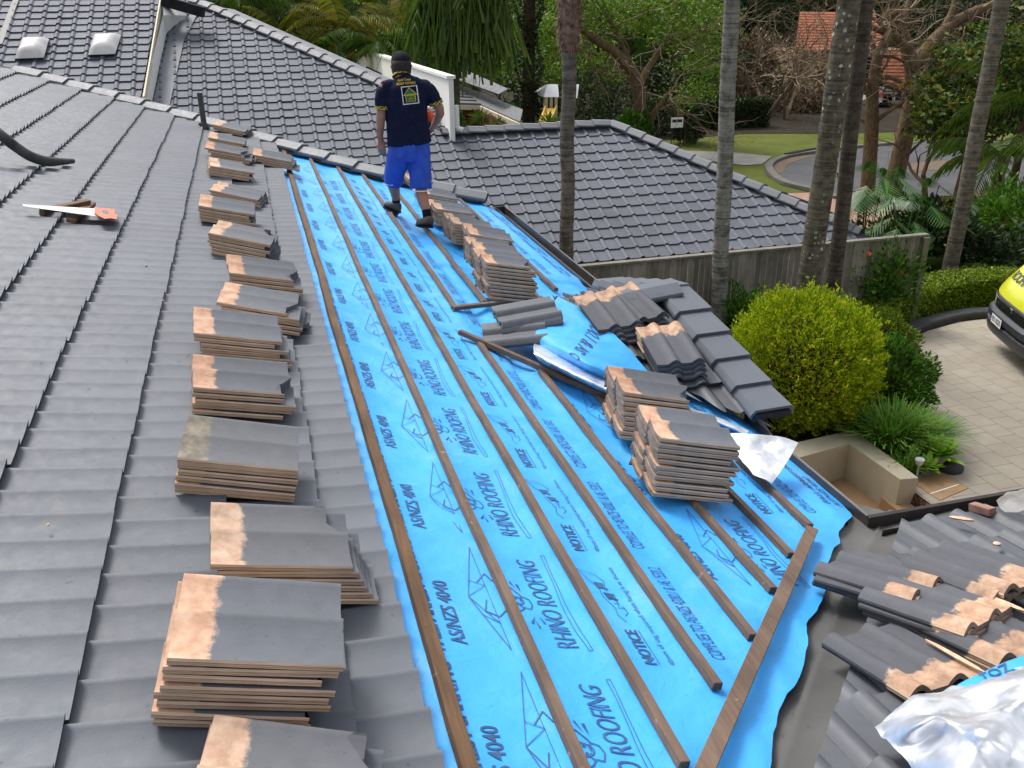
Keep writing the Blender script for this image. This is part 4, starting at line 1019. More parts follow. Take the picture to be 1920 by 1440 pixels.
# white parapet wall
px_ = 3.95; W1 = atX(841, 146, px_); W2 = atX(841, 262, px_); W3 = atX(666, 90, px_)
k_ = W3
pw = MB(); th = .10
prof_ = [(W1[1], W2[2]-1), (W1[1], W1[2]), (W3[1], W3[2]), (W3[1], W2[2]-1.0)]
for (ya, za), (yb, zb) in zip(prof_, prof_[1:]+prof_[:1]): pw.poly([(px_, ya, za), (px_, yb, zb), (px_+th, yb, zb), (px_+th, ya, za)])
pw.poly([(px_, y, z) for y, z in prof_]); pw.poly([(px_+th, y, z) for y, z in prof_[::-1]])
wo = ngon_norm(pw.build('parapet_wall', 'wall_w', nb)); bevel(wo, .02)
mb = MB(); mb.beam((px_+.05, W3[1]+.02, W3[2]+.04), (px_+.05, W1[1]-.02, W1[2]+.04), (0, 0, 1), .18, .06); mb.build('coping', 'wall_w', nb)
wq = [atX(x, y, px_-.012) for x, y in [(686, 124), (715, 137), (716, 148), (685, 135)]]
mb = MB(); mb.poly(wq); mb.build('dark_vent', 'dark', nb)
mb = MB(); a = np.array([px_+.16, W1[1]+.10, W1[2]-.55]); mb.tube([a, a-up_*.45], .06, 10); mb.tube([a-up_*.45, a+np.array([.12, -.02, -.5])], .055, 10); mb.build('downpipe', 'fascia', nb)
# raised gabled part with skylights
P0b = depth(150, 48, 19.5)
def BP(x, y, w=0.): return onpl(x, y, P0b+NN*w, NN)
Bt, Bb = BP(301, -12), BP(264, 183); OB = np.array([0, Bb[1], Bb[2]]); xr_ = (Bt[0]+Bb[0])/2
sb0 = (BP(150, -90)-OB)@ND
Eb = []; s_ = 0.02
while s_ > sb0: Eb.append(s_); s_ -= .325
mb = MB(); tilefield(mb, OB, ND, RX, NN, Eb[::-1], lambda s: (-9, Bb[0]+(Bt[0]-Bb[0])*(s/((Bt-OB)@ND))), pitch=.315, rh=.038, tilt=.028, th=.022, per=1, seed=15, sym=True, jit=1.6)
up2 = empty('gabled_house', (-4, Bb[1], GZ), 'raised gabled house with two skylights in its grey tiled roof at upper left', 'house')
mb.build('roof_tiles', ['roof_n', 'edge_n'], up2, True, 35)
mb = MB(); bx = xr_+.04
for (a, b_, hh, nm) in ((Bt+RX*.06+ND*-.5, Bb+RX*.06+ND*.05, .16, 0),):
    mb.beam(a+NN*.05, b_+NN*.05, NN, .03, .17)
mb.build('barge_board', 'cream', up2)
yb = Bb[1]; zb = Bb[2]
# white side wall between barge and lower roof
mb = MB(); Wt = [atX(x, y, xr_-.02) for x, y in [(303, -20), (352, 28), (312, 62), (286, 192), (262, 188)]]
def sidew(px, X): return [atX(x, y, X) for x, y in px]
mb.poly([Bt+RX*.02, Bb+RX*.02, Bb+RX*.02-up_*1.3, Bt+RX*.02-up_*2.0]); 
mb.poly([NP(312, 62, .03), NP(352, 29, .03), NP(352, 29, .03)+up_*.0+np.array([-.05, 0, .75]), Bt+RX*.05+ND*-.3, Bt+RX*.05+ND*.9-up_*.1]) 
mb.poly([NP(312, 62, .03), Bt+RX*.05+ND*.8-up_*.1, Bb+RX*.04, NP(284, 196, .03)])
mb.build('side_wall', 'fascia', up2)
mb = MB(); mb.beam(BP(298, -8, .1)+RX*.1, NP(384, 14, .5), (0, 0, 1), .3, .22); mb.build('eave_gutter', 'dark', up2)
mb = MB(); mb.poly([NP(286, 196, .045), NP(318, 60, .045), NP(352, 30, .045), NP(372, 22, .045), NP(345, 75, .045), NP(318, 196, .045)]); mb.build('flashing', 'roof', up2)
mb = MB(); mb.box((-9, Bb[1]+.3, GZ), (9+xr_-.1, 0, 0), (0, 6, 0), (0, 0, Bb[2]-GZ-.3)); mb.build('wall', 'fascia', up2)
gutter((-9, Bb[1]+.02, Bb[2]-.06), (xr_, Bb[1]+.02, Bb[2]-.06), (0, -1, 0), parent=up2, endB=True)
mb = MB(); mb.beam(BP(30, -2, .06), BP(-2, 82, .06), NN, .12, .02); mb.build('valley_flashing', 'valley', up2)
k = NT('milky_acrylic'); v = k.coord(); M['acryl'] = k.fin(k.ramp(k.noise(v, 3, 4), [(.3, lin(170, 168, 166)), (.7, lin(205, 202, 200))]), .3)
for q in ([(27, 110), (40, 75), (92, 73), (82, 108)], [(165, 103), (175, 68), (227, 66), (216, 101)]):
    B4 = [BP(x, y, .10) for x, y in q]; cN = sum(B4)/4+NN*.16
    s_ = MB(); lo = [BP(x, y, .02) for x, y in q]
    for i in range(4): s_.poly([lo[i], lo[(i+1) % 4], B4[(i+1) % 4], B4[i]])
    fr_ = s_.build('skylight_frame', 'dark', up2)
    def lp(a, b_, t): return a+(b_-a)*t
    n_ = 9; G = [[lp(lp(B4[0], B4[3], i/(n_-1)), lp(B4[1], B4[2], i/(n_-1)), j/(n_-1))+NN*(.17*(1-max(abs(i/(n_-1)*2-1), abs(j/(n_-1)*2-1))**3)) for j in range(n_)] for i in range(n_)]
    s_ = MB(); s_.grid(G); s_.build('dome', 'acryl', fr_, True)
# ================================================================== FAR BRICK HOUSE
M['brick'] = None
k = NT('red_brick'); v = k.coord('Generated'); b = k.n('TexBrick'); b.inputs['Scale'].default_value = 1; b.inputs['Brick Width'].default_value = .24; b.inputs['Row Height'].default_value = .086; b.inputs['Mortar Size'].default_value = .012
tc = k.n('TexCoord'); sx = k.n('SeparateXYZ'); k.l(tc.outputs['Object'], sx.inputs[0]); cx = k.n('CombineXYZ'); k.l(k.math('ADD', sx.outputs[0], sx.outputs[1]), cx.inputs[0]); k.l(sx.outputs[2], cx.inputs[1]); k.l(cx.outputs[0], b.inputs['Vector'])
b.inputs['Color1'].default_value = (*lin(128, 66, 40), 1); b.inputs['Color2'].default_value = (*lin(98, 50, 34), 1); b.inputs['Mortar'].default_value = (*lin(120, 96, 80), 1); M['brick'] = k.fin(b.outputs['Color'], .9)
M['glassd'] = mottled('dark_window', (.012, .015, .018), (.02, .024, .03), 2, .12, 0)
M['roof_f'] = roofmat('far_grey_roof', (.10, .105, .112), .6)
def ribroof(mb, P, nu, nv, h=.05):
    """flat quad P[0..3] (eave0, eave1, top1, top0) laid as nv courses of nu tiles each with a small step"""
    P = [np.array(p, float) for p in P]; n = np.cross(P[1]-P[0], P[3]-P[0]); n /= np.linalg.norm(n); n = n if n[2] > 0 else -n
    L = lambda a, b_: P[0]*(1-a)*(1-b_)+P[1]*a*(1-b_)+P[2]*a*b_+P[3]*(1-a)*b_
    for j in range(nv):
        for i in range(nu):
            a0, a1 = i/nu, (i+.97)/nu; b0, b1 = j/nv, (j+1)/nv
            q_ = [L(a0, b0)+n*h, L(a1, b0)+n*h, L(a1, b1)+n*.01, L(a0, b1)+n*.01]; mb.poly(q_); mb.poly([L(a0, b0)-n*.02, L(a1, b0)-n*.02, q_[1], q_[0]])
zf = atZ(905, 198, 0); YF = 30.0
bh = empty('brick_house', (atY(900, 220, YF)[0], YF, GZ), 'red brick house with grey hip roofs behind the ridge and the white wall', 'house')
e0, e1 = atY(800, 193, YF), atY(902, 197, YF); ze = e1[2]; e2 = atZ(976, 230, ze); tpk = atZ(845, 152, ze+.2); tp0 = atZ(790, 149, ze+.2); cr = atZ(981, 206, ze+.12)
mb = MB(); ribroof(mb, [e0, e1, tpk, tp0], 10, 8); ribroof(mb, [e1, e2, cr, tpk], 12, 1, .03)
mb.build('roof_tiles', 'roof_f', bh); mb = MB()
f0_, f1_, f2_, f3_ = atZ(838, 143, ze+.5), atZ(936, 178, ze+.5), atZ(953, 167, ze+.6), atZ(849, 121, ze+.75)
ribroof(mb, [f0_, f1_, f2_, f3_], 13, 1, .03)
mb.build('roof_tiles', 'roof_f', bh)
mb = MB()
for a, b_ in ((e0, e1), (e1, e2)): mb.beam(a-up_*.02, b_-up_*.02, (0, 0, 1), .14, .14)
mb.build('eave_fascia', 'cream', bh)
zw = e1[2]-.1
w0, w1, w2 = e0+np.array([0, .6, 0]), e1+np.array([-.1, .6, 0]), e2+np.array([-.35, .5, 0])
mb = MB()
for a, b_ in ((w0, w1), (w1, w2), (w2, w2+np.array([.4, 4, 0]))):
    za = min(zw, 99); mb.poly([(a[0], a[1], GZ), (b_[0], b_[1], GZ), (b_[0], b_[1], zw), (a[0], a[1], zw)])
mb.build('wall', 'brick', bh)
mb = MB(); q_ = [atY(858, 222, YF+.68), atY(900, 221, YF+.68), atY(900, 243, YF+.68), atY(858, 243, YF+.68)]; mb.poly(q_); mb.build('window', 'glassd', bh)
mb = MB(); a, b_ = atY(855, 243, YF+.6), atY(905, 243, YF+.6); mb.beam(a, b_, (0, 0, 1), .1, .1); mb.build('window_sill', 'cream', bh)
# orange house far right
YO = 62.0; oh_ = empty('orange_roofed_house', (atY(1600, 180, YO)[0], YO, GZ), 'tan house with orange tiled roofs half hidden behind the bare trees', 'house')
M['orange_t'] = mottled('terracotta_tile', lin(142, 84, 62), lin(168, 108, 82), 1.5, .85, .2); M['tan_w'] = mottled('tan_wall', lin(132, 112, 88), lin(156, 134, 106), 1, .9, 0)
mb = MB(); R1 = [atY(1490, 95, YO), atY(1662, 92, YO), atY(1640, 24, YO+5), atY(1500, 22, YO+5)]; ribroof(mb, R1, 26, 14, .05)
R2 = [atY(1610, 152, YO-3), atY(1740, 152, YO-3), atY(1722, 50, YO+4), atY(1610, 48, YO+4)]; ribroof(mb, [atY(1615, 176, YO-3), atY(1722, 176, YO-3), atY(1716, 98, YO-.2), atY(1650, 96, YO-.2)], 20, 12, .05)
mb.build('roof_tiles', 'orange_t', oh_)
mb = MB(); a = atY(1496, 98, YO+.6); b_ = atY(1700, 98, YO+.6); mb.box((a[0], YO+.6, GZ), (b_[0]-a[0], 0, 0), (0, 6, 0), (0, 0, a[2]-GZ)); 
a = atY(1440, 180, YO-2); b_ = atY(1540, 180, YO-2); mb.box((a[0], YO-2, GZ), (b_[0]-a[0], 0, 0), (0, 2, 0), (0, 0, atY(1440, 205, YO-2)[2]-GZ))
mb.build('wall', 'tan_w', oh_)
mb = MB(); a = atY(1616, 108, YO+.55); b_ = atY(1640, 150, YO+.55); mb.box((a[0], YO+.5, b_[2]), (b_[0]-a[0], 0, 0), (0, .08, 0), (0, 0, a[2]-b_[2])); mb.build('window', 'glassd', oh_)
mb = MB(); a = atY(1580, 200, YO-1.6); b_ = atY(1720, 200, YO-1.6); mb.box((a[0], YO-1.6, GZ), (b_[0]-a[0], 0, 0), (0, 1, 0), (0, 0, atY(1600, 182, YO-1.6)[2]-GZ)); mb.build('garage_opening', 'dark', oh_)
# ================================================================== VEHICLES
M['yellow'] = mottled('yellow_van_paint', (.50, .52, .02), (.58, .58, .03), 1, .18, 0); M['bumper'] = mottled('dark_bumper', (.018, .02, .026), (.03, .034, .042), 4, .4, 0); M['chrome'] = mottled('chrome', (.5, .5, .5), (.6, .6, .6), 4, .2, 0, metal=1)
M['tyre'] = mottled('tyre', (.012, .012, .012), (.02, .02, .02), 8, .9, .1); M['white'] = mottled('white_plate', (.7, .7, .7), (.78, .78, .76), 6, .5, 0); M['black'] = mottled('black', (.01, .01, .01), (.015, .015, .015), 6, .5, 0)
P = atZ(1880, 600, .6); vs_ = np.array([-.36, -.933, 0]); vf = np.array([-.933, .36, 0]); VL0 = P-vs_*.62-vf*.0
def VP(s, f, z): return VL0+vs_*s+vf*f+np.array([0, 0, z])
van = empty('work_van', VP(.85, -2, -.6), 'yellow work van with a dark bumper and roofing lettering parked at right edge', 'van')
def bowed(s, f0, z, b=.08, W=1.7): t = (s/W)*2-1; return VP(s, f0-b*abs(t)**4*1.3, z)
SS = [0, .03, .08, .16, .3, .5, .85, 1.2, 1.4, 1.54, 1.62, 1.67, 1.7]
def slab(prof, name, mat, W=(0, 1.7), b=.08, par_=van, sm=True, bk=None):
    mb = MB(); G = [[bowed(s, f, z-.6, b) for s in SS if W[0] <= s <= W[1]] for f, z in prof]; mb.grid(G); o = mb.build(name, mat, par_, sm, 40); ngon_norm(o); return o
bd = slab([(-.02, .90), (-.05, .98), (-.11, 1.07), (-.34, 1.34), (-.40, 1.37), (-1.05, 1.92), (-1.2, 1.98), (-4.3, 2.0), (-4.4, 1.2), (-4.4, .5)], 'body', 'yellow')
for s0 in (0, 1.7):
    mb = MB(); pr = [(-.15, .40), (-.13, .90), (-.20, 1.04), (-.44, 1.33), (-1.12, 1.89), (-1.28, 1.95), (-4.3, 1.98), (-4.4, .4)]
    mb.poly([bowed(s0, f, z-.6, 0)+vf*-.08*0 for f, z in pr]); mb.build('side_panel', 'yellow', van)
slab([(-.0, .30), (.05, .34), (.07, .42), (.07, .50), (.03, .52), (.03, .55), (.075, .57), (.075, .66), (.04, .70), (-.02, .72), (-.3, .73)], 'bumper', 'bumper')
slab([(-.03, .71), (-.0, .74), (.0, .88), (-.03, .91)], 'grille', 'black', (.16, 1.54))
mb = MB()
for z in (.745, .775, .805, .835, .865):
    for a, b_ in zip(SS[3:-4], SS[4:-3]): mb.beam(bowed(a, .012, z-.6), bowed(b_, .012, z-.6), (0, 0, 1), .016, .010)
mb.build('grille_bars', 'chrome', van)
mb = MB(); mb.tube([bowed(.85, .02, .22), bowed(.85, .035, .22)], .05, 16); mb.build('round_badge', 'chrome', van)
for a, b_ in ((.03, .15), (1.55, 1.67)):
    mb = MB(); mb.grid([[bowed(s, .004, z-.6) for s in (a, (a+b_)/2, b_)] for z in (.74, .90)]); mb.build('headlight', 'acryl', van)
mb = MB(); mb.grid([[bowed(s, f, z-.6) for s in SS if .14 < s < 1.6] for f, z in ((-.43, 1.405), (-.99, 1.885))]); mb.build('windscreen', 'glassd', van)
mb = MB(); mb.beam(bowed(.15, -.38, .80), bowed(.9, -.46, .86), (0, 0, 1), .02, .02); mb.beam(bowed(.9, -.38, .80), bowed(1.6, -.46, .86), (0, 0, 1), .02, .02); mb.build('wiper', 'black', van)
for s0 in (-.12, 1.74):
    mb = MB(); mb.box(VP(s0, -.62, .80), vs_*.12, vf*.12, (0, 0, .22)); bevel(mb.build('mirror', 'bumper', van), .03, 3)
plq = MB(); n0 = .09; A = bowed(.42, n0, -.09); B = bowed(.80, n0+.004, -.09); d = (B-A); plq.poly([A, B, B+up_*.14, A+up_*.14]); po = plq.build('number_plate', 'white', van)
vs2, fs2 = textmesh('921 KDS', 1, .01); x0, x1, y0, y1 = span(vs2)
stamp([((x-x0)/(x1-x0), (y-y0)/(y1-y0), 0) for x, y, *_ in vs2], fs2, lambda x, y: A+d*(.08+.84*x)+up_*(.03+.085*y)+vf*.005).build('plate_lettering', 'black', po)
vs2, fs2 = textmesh('ROOFING SERVICES', 1, .02); x0, x1, y0, y1 = span(vs2)
def hood(s, q): f = -.11-.23*q; z = 1.07+.27*q; return bowed(s, f+.006, z-.6+.008)
stamp([((x-x0)/(x1-x0), (y-y0)/(y1-y0), 0) for x, y, *_ in vs2], fs2, lambda x, y: hood(.12+1.46*x, .22+.44*y)).build('bonnet_lettering', 'black', bd)
for (s0, f0) in ((.02, -.75), (1.5, -.75), (.02, -3.5), (1.5, -3.5)):
    mb = MB(); c_ = VP(s0, f0, -.6+.32); mb.tube([c_, c_+vs_*.2], .32, 24); wl = mb.build('wheel', 'tyre', van, True, 40); mb = MB(); mb.tube([c_-vs_*.004, c_+vs_*.21], .19, 18); mb.build('rim', 'chrome', wl)
# dark four wheel drive on the far driveway
M['suv'] = mottled('dark_blue_paint', (.012, .014, .03), (.02, .022, .045), 2, .25, 0)
YS = 50.0; c0 = atY(1640, 240, YS); c1 = atY(1712, 240, YS); Ls = c1[0]-c0[0]; zb_ = GZ; sc_ = max(Ls/4.6, .6)
suv = empty('dark_suv', ((c0+c1)/2)*np.array([1, 1, 0])+np.array([0, 0, GZ]), 'dark blue four wheel drive parked in front of the orange roofed house', 'car')
pr = [(0, .45), (0, 1.0), (.1, 1.05), (.5, 1.75), (2.6, 1.78), (3.3, 1.15), (4.4, 1.05), (4.5, .5)]
mb = MB(); mb.loft([[(c0[0]+x*sc_, YS+y, GZ+.1+z*sc_) for x, z in pr] for y in (0, 1.8)]); bevel(ngon_norm(mb.build('body', 'suv', suv)), .06, 2)
mb = MB(); mb.poly([(c0[0]+x*sc_, YS-.02, GZ+.1+z*sc_) for x, z in ((.35, 1.15), (.62, 1.65), (1.5, 1.66), (1.5, 1.15))]); mb.poly([(c0[0]+x*sc_, YS-.02, GZ+.1+z*sc_) for x, z in ((1.6, 1.15), (1.6, 1.66), (2.5, 1.66), (3.05, 1.15))]); mb.build('side_window', 'acryl', suv)
mb = MB(); mb.box((c0[0]-.05, YS-.03, GZ+.1+.75*sc_), (.25, 0, 0), (0, .2, 0), (0, 0, .35)); mb.build('tail_light', 'orange', suv)
mb = MB(); mb.box((c0[0]-.08, YS-.05, GZ+.1+.35*sc_), (1.2, 0, 0), (0, 1.9, 0), (0, 0, .28)); mb.build('bumper', 'white', suv)
for x in (.95, 3.55):
    mb = MB(); mb.tube([(c0[0]+x*sc_, YS-.05, GZ+.38), (c0[0]+x*sc_, YS+.2, GZ+.38)], .38, 20); mb.build('wheel', 'tyre', suv, True, 40)
# ================================================================== PLAY SET, SIGN
M['ylw'] = mottled('yellow_plastic', (.70, .45, .05), (.75, .5, .08), 3, .5, 0); M['timber'] = mottled('pale_timber', (.38, .3, .2), (.48, .4, .28), 6, .9, 0); M['metal'] = mottled('silver_sheet', (.42, .42, .44), (.55, .55, .58), 4, .4, 0, metal=.3)
YP = 33.0; play = empty('play_tower', atY(1035, 240, YP)*np.array([1, 1, 0])+np.array([0, 0, GZ]), 'small play tower with a silver roof and a yellow slide behind the palm', 'play tower')
a, b_ = atY(1020, 182, YP), atY(1048, 182, YP); t0 = atY(1026, 158, YP+.8); t1 = atY(1046, 158, YP+.8)
mb = MB(); mb.poly([a, b_, t1, t0]); mb.poly([b_, b_+np.array([0, 1.6, 0]), t1]); mb.poly([a, t0, a+np.array([0, 1.6, 0])]); mb.poly([t0, t1, b_+np.array([0, 1.6, 0]), a+np.array([0, 1.6, 0])]); mb.build('roof', 'metal', play)
mb = MB(); a2, b2 = atY(1068, 182, YP), atY(1082, 184, YP); mb.poly([a2, b2, atY(1086, 158, YP+.8), atY(1072, 158, YP+.8)]); mb.build('second_roof', 'metal', play)
for p in (a+RX*.1, b_-RX*.1, a+RX*.1+np.array([0, 1.3, 0]), b_-RX*.1+np.array([0, 1.3, 0]), (a+b_)/2):
    mb = MB(); mb.box((p[0]-.05, p[1], GZ), (.1, 0, 0), (0, .1, 0), (0, 0, p[2]-GZ)); mb.build('post', 'timber', play)
s0_, s1_ = atY(1033, 203, YP-.2), atY(1019, 240, YP-2.0); mb = MB(); w_ = .42
for k_ in (-1, 1): mb.beam(s0_+RX*w_*k_*.5+up_*.1, s1_+RX*w_*k_*.5+up_*.1, (0, 0, 1), .04, .16)
mb.beam(s0_, s1_, (0, 0, 1), w_, .03); mb.build('slide', 'ylw', play)
mb = MB(); p = atY(1258, 240, 36); mb.box(p, (.55, 0, 0), (0, .03, 0), (0, 0, .42)); sg = mb.build('yard_sign', 'white'); tag(sg, 'small white yard sign in front of the far hedge', 'sign')
mb = MB(); mb.box(p+np.array([.05, -.01, .22]), (.45, 0, 0), (0, .005, 0), (0, 0, .12)); mb.build('sign_band', 'black', sg)
for k_ in (.05, .48): mb = MB(); mb.box(np.array([p[0]+k_, p[1]+.01, GZ]), (.03, 0, 0), (0, .02, 0), (0, 0, p[2]-GZ)); mb.build('sign_leg', 'black', sg)
# ================================================================== THE WORKER
YM = 8.95
def J(x, y, dy=0.): return atY(x, y, YM+dy)
M['skin'] = mottled('tanned_skin', lin(142, 96, 76), lin(166, 116, 94), 9, .55, .1)
M['shirt'] = mottled('navy_polo', lin(20, 24, 44), lin(28, 32, 54), 12, .85, .35, 90)
M['shorts'] = mottled('blue_shorts', lin(30, 64, 158), lin(42, 84, 184), 8, .8, .4, 60)
M['sock'] = mottled('black_sock', lin(18, 18, 26), lin(28, 28, 38), 20, .95, .4); M['shoe'] = mottled('grey_shoe', lin(66, 60, 58), lin(92, 84, 80), 18, .8, .3); M['hair'] = mottled('dark_hair', lin(24, 18, 16), lin(44, 34, 28), 30, .8, .6); M['capm'] = mottled('black_cap', lin(24, 24, 30), lin(38, 38, 46), 20, .85, .2)
man = empty('person', RP(765, 415, 0), 'person in a navy polo shirt, blue shorts and black cap walking away along the battens', 'person')
def limb(mb, pts, seg=20):
    """pts: (P, rx, ry) rings horizontal-ish, perpendicular to path; rx across (X), ry depth"""
    n = len(pts); rings = []
    for i, (p, rx, ry) in enumerate(pts):
        a = np.array(pts[max(i-1, 0)][0]); b_ = np.array(pts[min(i+1, n-1)][0]); t = b_-a; t /= np.linalg.norm(t)
        e1 = np.array([1., 0, 0])-t*t[0]; e1 /= np.linalg.norm(e1); e2 = np.cross(t, e1)
        rings.append([np.array(p)+e1*rx*math.cos(2*math.pi*k_/seg)+e2*ry*math.sin(2*math.pi*k_/seg) for k_ in range(seg)])
    mb.loft(rings)
def fuse(mb, name, mat, parent, vox=.010, sm=3, fac=.6):
    o = mb.build(name, mat, None); ngon_norm(o); r_ = o.modifiers.new('r', 'REMESH'); r_.mode = 'VOXEL'; r_.voxel_size = vox; s_ = o.modifiers.new('s', 'SMOOTH'); s_.iterations = sm; s_.factor = fac; baked(o)
    o.data.polygons.foreach_set('use_smooth', [True]*len(o.data.polygons)); o.data.materials.clear(); o.data.materials.append(M[mat]); par(o, parent); return o
PXM = .0053
# body
mb = MB()
def head(mb):
    c = J(752, 122, .04); R = .088
    limb(mb, [(c+np.array([0, .01, .115]), .02, .02), (c+np.array([0, .01, .10]), .06, .065), (c+np.array([0, .01, .06]), .078, .095), (c+np.array([0, .01, .01]), .082, .105), (c+np.array([0, .015, -.04]), .076, .098), (c+np.array([0, .03, -.085]), .062, .075), (c+np.array([0, .045, -.115]), .04, .045)])
    for s_ in (-1, 1): limb(mb, [(c+np.array([s_*.084, .0, .012]), .012, .02), (c+np.array([s_*.094, -.008, -.008]), .014, .026), (c+np.array([s_*.084, .0, -.035]), .010, .014)], 10)
    limb(mb, [(c+np.array([0, .105, .015]), .012, .012), (c+np.array([0, .125, -.015]), .017, .016), (c+np.array([0, .112, -.032]), .014, .012)], 10)   # nose
    limb(mb, [(c+np.array([-.03, .098, -.058]), .008, .01), (c+np.array([0, .108, -.056]), .012, .010), (c+np.array([.03, .098, -.058]), .008, .01)], 8)    # lips
    return c
hc = head(mb)
limb(mb, [(J(752, 133, .02), .058, .062), (J(753, 142, .0), .060, .064), (J(754, 152, -.01), .085, .07)])
limb(mb, [(J(755, 152, 0), .10, .075), (J(757, 162, 0), .20, .10), (J(760, 185, 0), .185, .115), (J(764, 225, 0), .165, .105), (J(768, 262, 0), .165, .115), (J(768, 290, 0), .165, .12)])
def arm(pts): limb(mb, pts, 14)
arm([(J(722, 160, 0), .058, .06), (J(716, 185, -.01), .052, .055), (J(715, 207, -.01), .044, .046), (J(714, 220, 0), .046, .048), (J(713, 240, .02), .038, .04), (J(713, 258, .05), .028, .026), (J(714, 263, .055), .028, .022)])
arm([(J(800, 160, 0), .058, .06), (J(813, 183, -.01), .052, .055), (J(824, 203, 0), .045, .046), (J(825, 212, .03), .045, .045), (J(819, 226, .10), .038, .04), (J(812, 238, .17), .028, .027), (J(810, 242, .19), .027, .023)])
def hand(mb, W, d, palm, side, L=.095, curl=.5):
    """palm from wrist W along d; palm normal; side = thumb side"""
    d, palm, side = [np.array(q, float)/np.linalg.norm(q) for q in (d, palm, side)]
    e = MB
    rings = []
    for t, w_, th_ in ((0, .028, .018), (.3, .036, .019), (.7, .042, .016), (1, .041, .013)):
        p = W+d*L*t; rings.append([p+side*w_*math.cos(a)+palm*th_*math.sin(a) for a in np.linspace(0, 6.283, 13)[:-1]])
    mb.loft(rings)
    for i, (o_, l_) in enumerate(((.032, .072), (.011, .080), (-.011, .074), (-.031, .058))):
        p = W+d*L*.97+side*o_; dd = d.copy(); pts = [p]; cu = curl*(.8+.2*i)
        for k_ in range(3):
            dd = dd*math.cos(cu)+palm*math.sin(cu); dd /= np.linalg.norm(dd); p = p+dd*l_*(.45, .32, .25)[k_]; pts.append(p)
        mb.tube(pts, [.0098, .0092, .0084, .0068], 8)
    p = W+d*L*.22+side*.030; q = p+(d*.55+side*.75+palm*.35)*.034; q2 = q+(d*.9+side*.25+palm*.4)*.034; mb.tube([p, q, q2, q2+(d*.9+palm*.5)*.022], [.015, .0125, .011, .008], 8)
hand(mb, J(714, 262, .055), (.04, .05, -1), (.3, .95, .05), (.95, -.3, 0), curl=.35)
hand(mb, J(810, 241, .19), (-.55, .45, -.55), (-.5, .3, .6), (-.2, .8, .5), curl=.75)
mb.tube([J(714, 256, .045), J(714, 266, .058)], .025, 12); mb.tube([J(811, 238, .175), J(809, 245, .2)], .025, 12)
Lh, Rh = J(748, 285, 0), J(785, 285, 0)
limb(mb, [(Lh, .085, .09), (J(742, 318, .06), .078, .085), (J(738, 338, .14), .062, .066), (J(738, 350, .18), .058, .064), (J(741, 362, .26), .050, .055), (J(743, 378, .30), .036, .040), (J(744, 388, .31), .036, .040)], 16)
limb(mb, [(Rh, .088, .09), (J(788, 318, -.03), .078, .085), (J(789, 345, -.06), .062, .066), (J(790, 360, -.10), .060, .068), (J(794, 378, -.16), .054, .060), (J(800, 398, -.22), .038, .042), (J(801, 412, -.24), .038, .042)], 16)
limb(mb, [(J(744, 384, .31), .036, .04), (J(744, 395, .32), .036, .05), (J(740, 399, .36), .034, .05)], 12)
body = fuse(mb, 'body', 'skin', man, .0065, 2, .5)
# eyes
for s_ in (-1, 1):
    e_ = MB(); p = hc+np.array([s_*.032, .100, .008]); e_.tube([p-np.array([0, .004, 0]), p+np.array([0, .006, 0])], [.013, .008], 10); e_.build('eye', 'black', body)
# shirt
mb = MB()
limb(mb, [(J(752, 142, .0), .074, .078), (J(754, 147, -.005), .095, .085), (J(756, 154, -.01), .155, .105), (J(758, 160, -.01), .205, .125), (J(760, 180, 0), .222, .14), (J(761, 200, 0), .212, .142), (J(763, 225, 0), .205, .138), (J(766, 250, 0), .212, .142), (J(768, 270, 0), .218, .150)], 28)
limb(mb, [(J(738, 158, 0), .055, .07), (J(725, 163, 0), .068, .078), (J(719, 173, 0), .072, .078), (J(716, 188, -.01), .070, .075), (J(716, 202, -.01), .066, .070)], 18)
limb(mb, [(J(780, 158, 0), .055, .07), (J(796, 162, 0), .068, .078), (J(805, 170, 0), .072, .078), (J(811, 180, -.01), .070, .075), (J(817, 193, -.01), .064, .068)], 18)
shirt = fuse(mb, 'shirt', 'shirt', man, .011, 3, .6)
for v_ in shirt.data.vertices:
    p = v_.co; f_ = .011*vnoise(p.x*14+p.z*7, p.z*8, 3)+.006*vnoise(p.x*30+p.z*12, p.z*17+p.x*12, 5); v_.co.y += f_; v_.co.x += .4*f_
k = NT('checker_trim'); v = k.coord(); ch = k.n('TexChecker'); ch.inputs['Scale'].default_value = 62; ch.inputs['Color1'].default_value = (*lin(190, 170, 40), 1); ch.inputs['Color2'].default_value = (*lin(20, 20, 24), 1); k.l(v, ch.inputs[0]); M['check'] = k.fin(ch.outputs[0], .8)
mb = MB(); mb.tube([J(752, 136, .012), J(753, 143, -.005)], [.070, .090], 22, False); mb.build('collar', 'check', shirt, True)
mb = MB(); mb.tube([J(716, 198, -.01), J(715.5, 204.5, -.01)], [.071, .071], 20, False); mb.build('cuff', 'check', shirt, True)
mb = MB(); mb.tube([J(815.5, 188.5, -.01), J(818, 195, -.008)], [.070, .070], 20, False); mb.build('cuff', 'check', shirt, True)
bm = bmesh.new(); bm.from_mesh(shirt.data); bv = BVHTree.FromBMesh(bm)
def onback(px, py):
    a = J(px, py, -1.2); d = ray(px, py); d = Vector(tuple(d/np.linalg.norm(d))); h = bv.ray_cast(Vector(tuple(a)), d)
    return np.array(h[0])-np.array(d)*.004 if h[0] is not None else J(px, py, -.15)
M['gold'] = mottled('gold_print', lin(196, 160, 30), lin(210, 176, 44), 9, .8, 0); M['pgreen'] = mottled('green_print', lin(20, 100, 60), lin(28, 116, 70), 9, .8, 0)
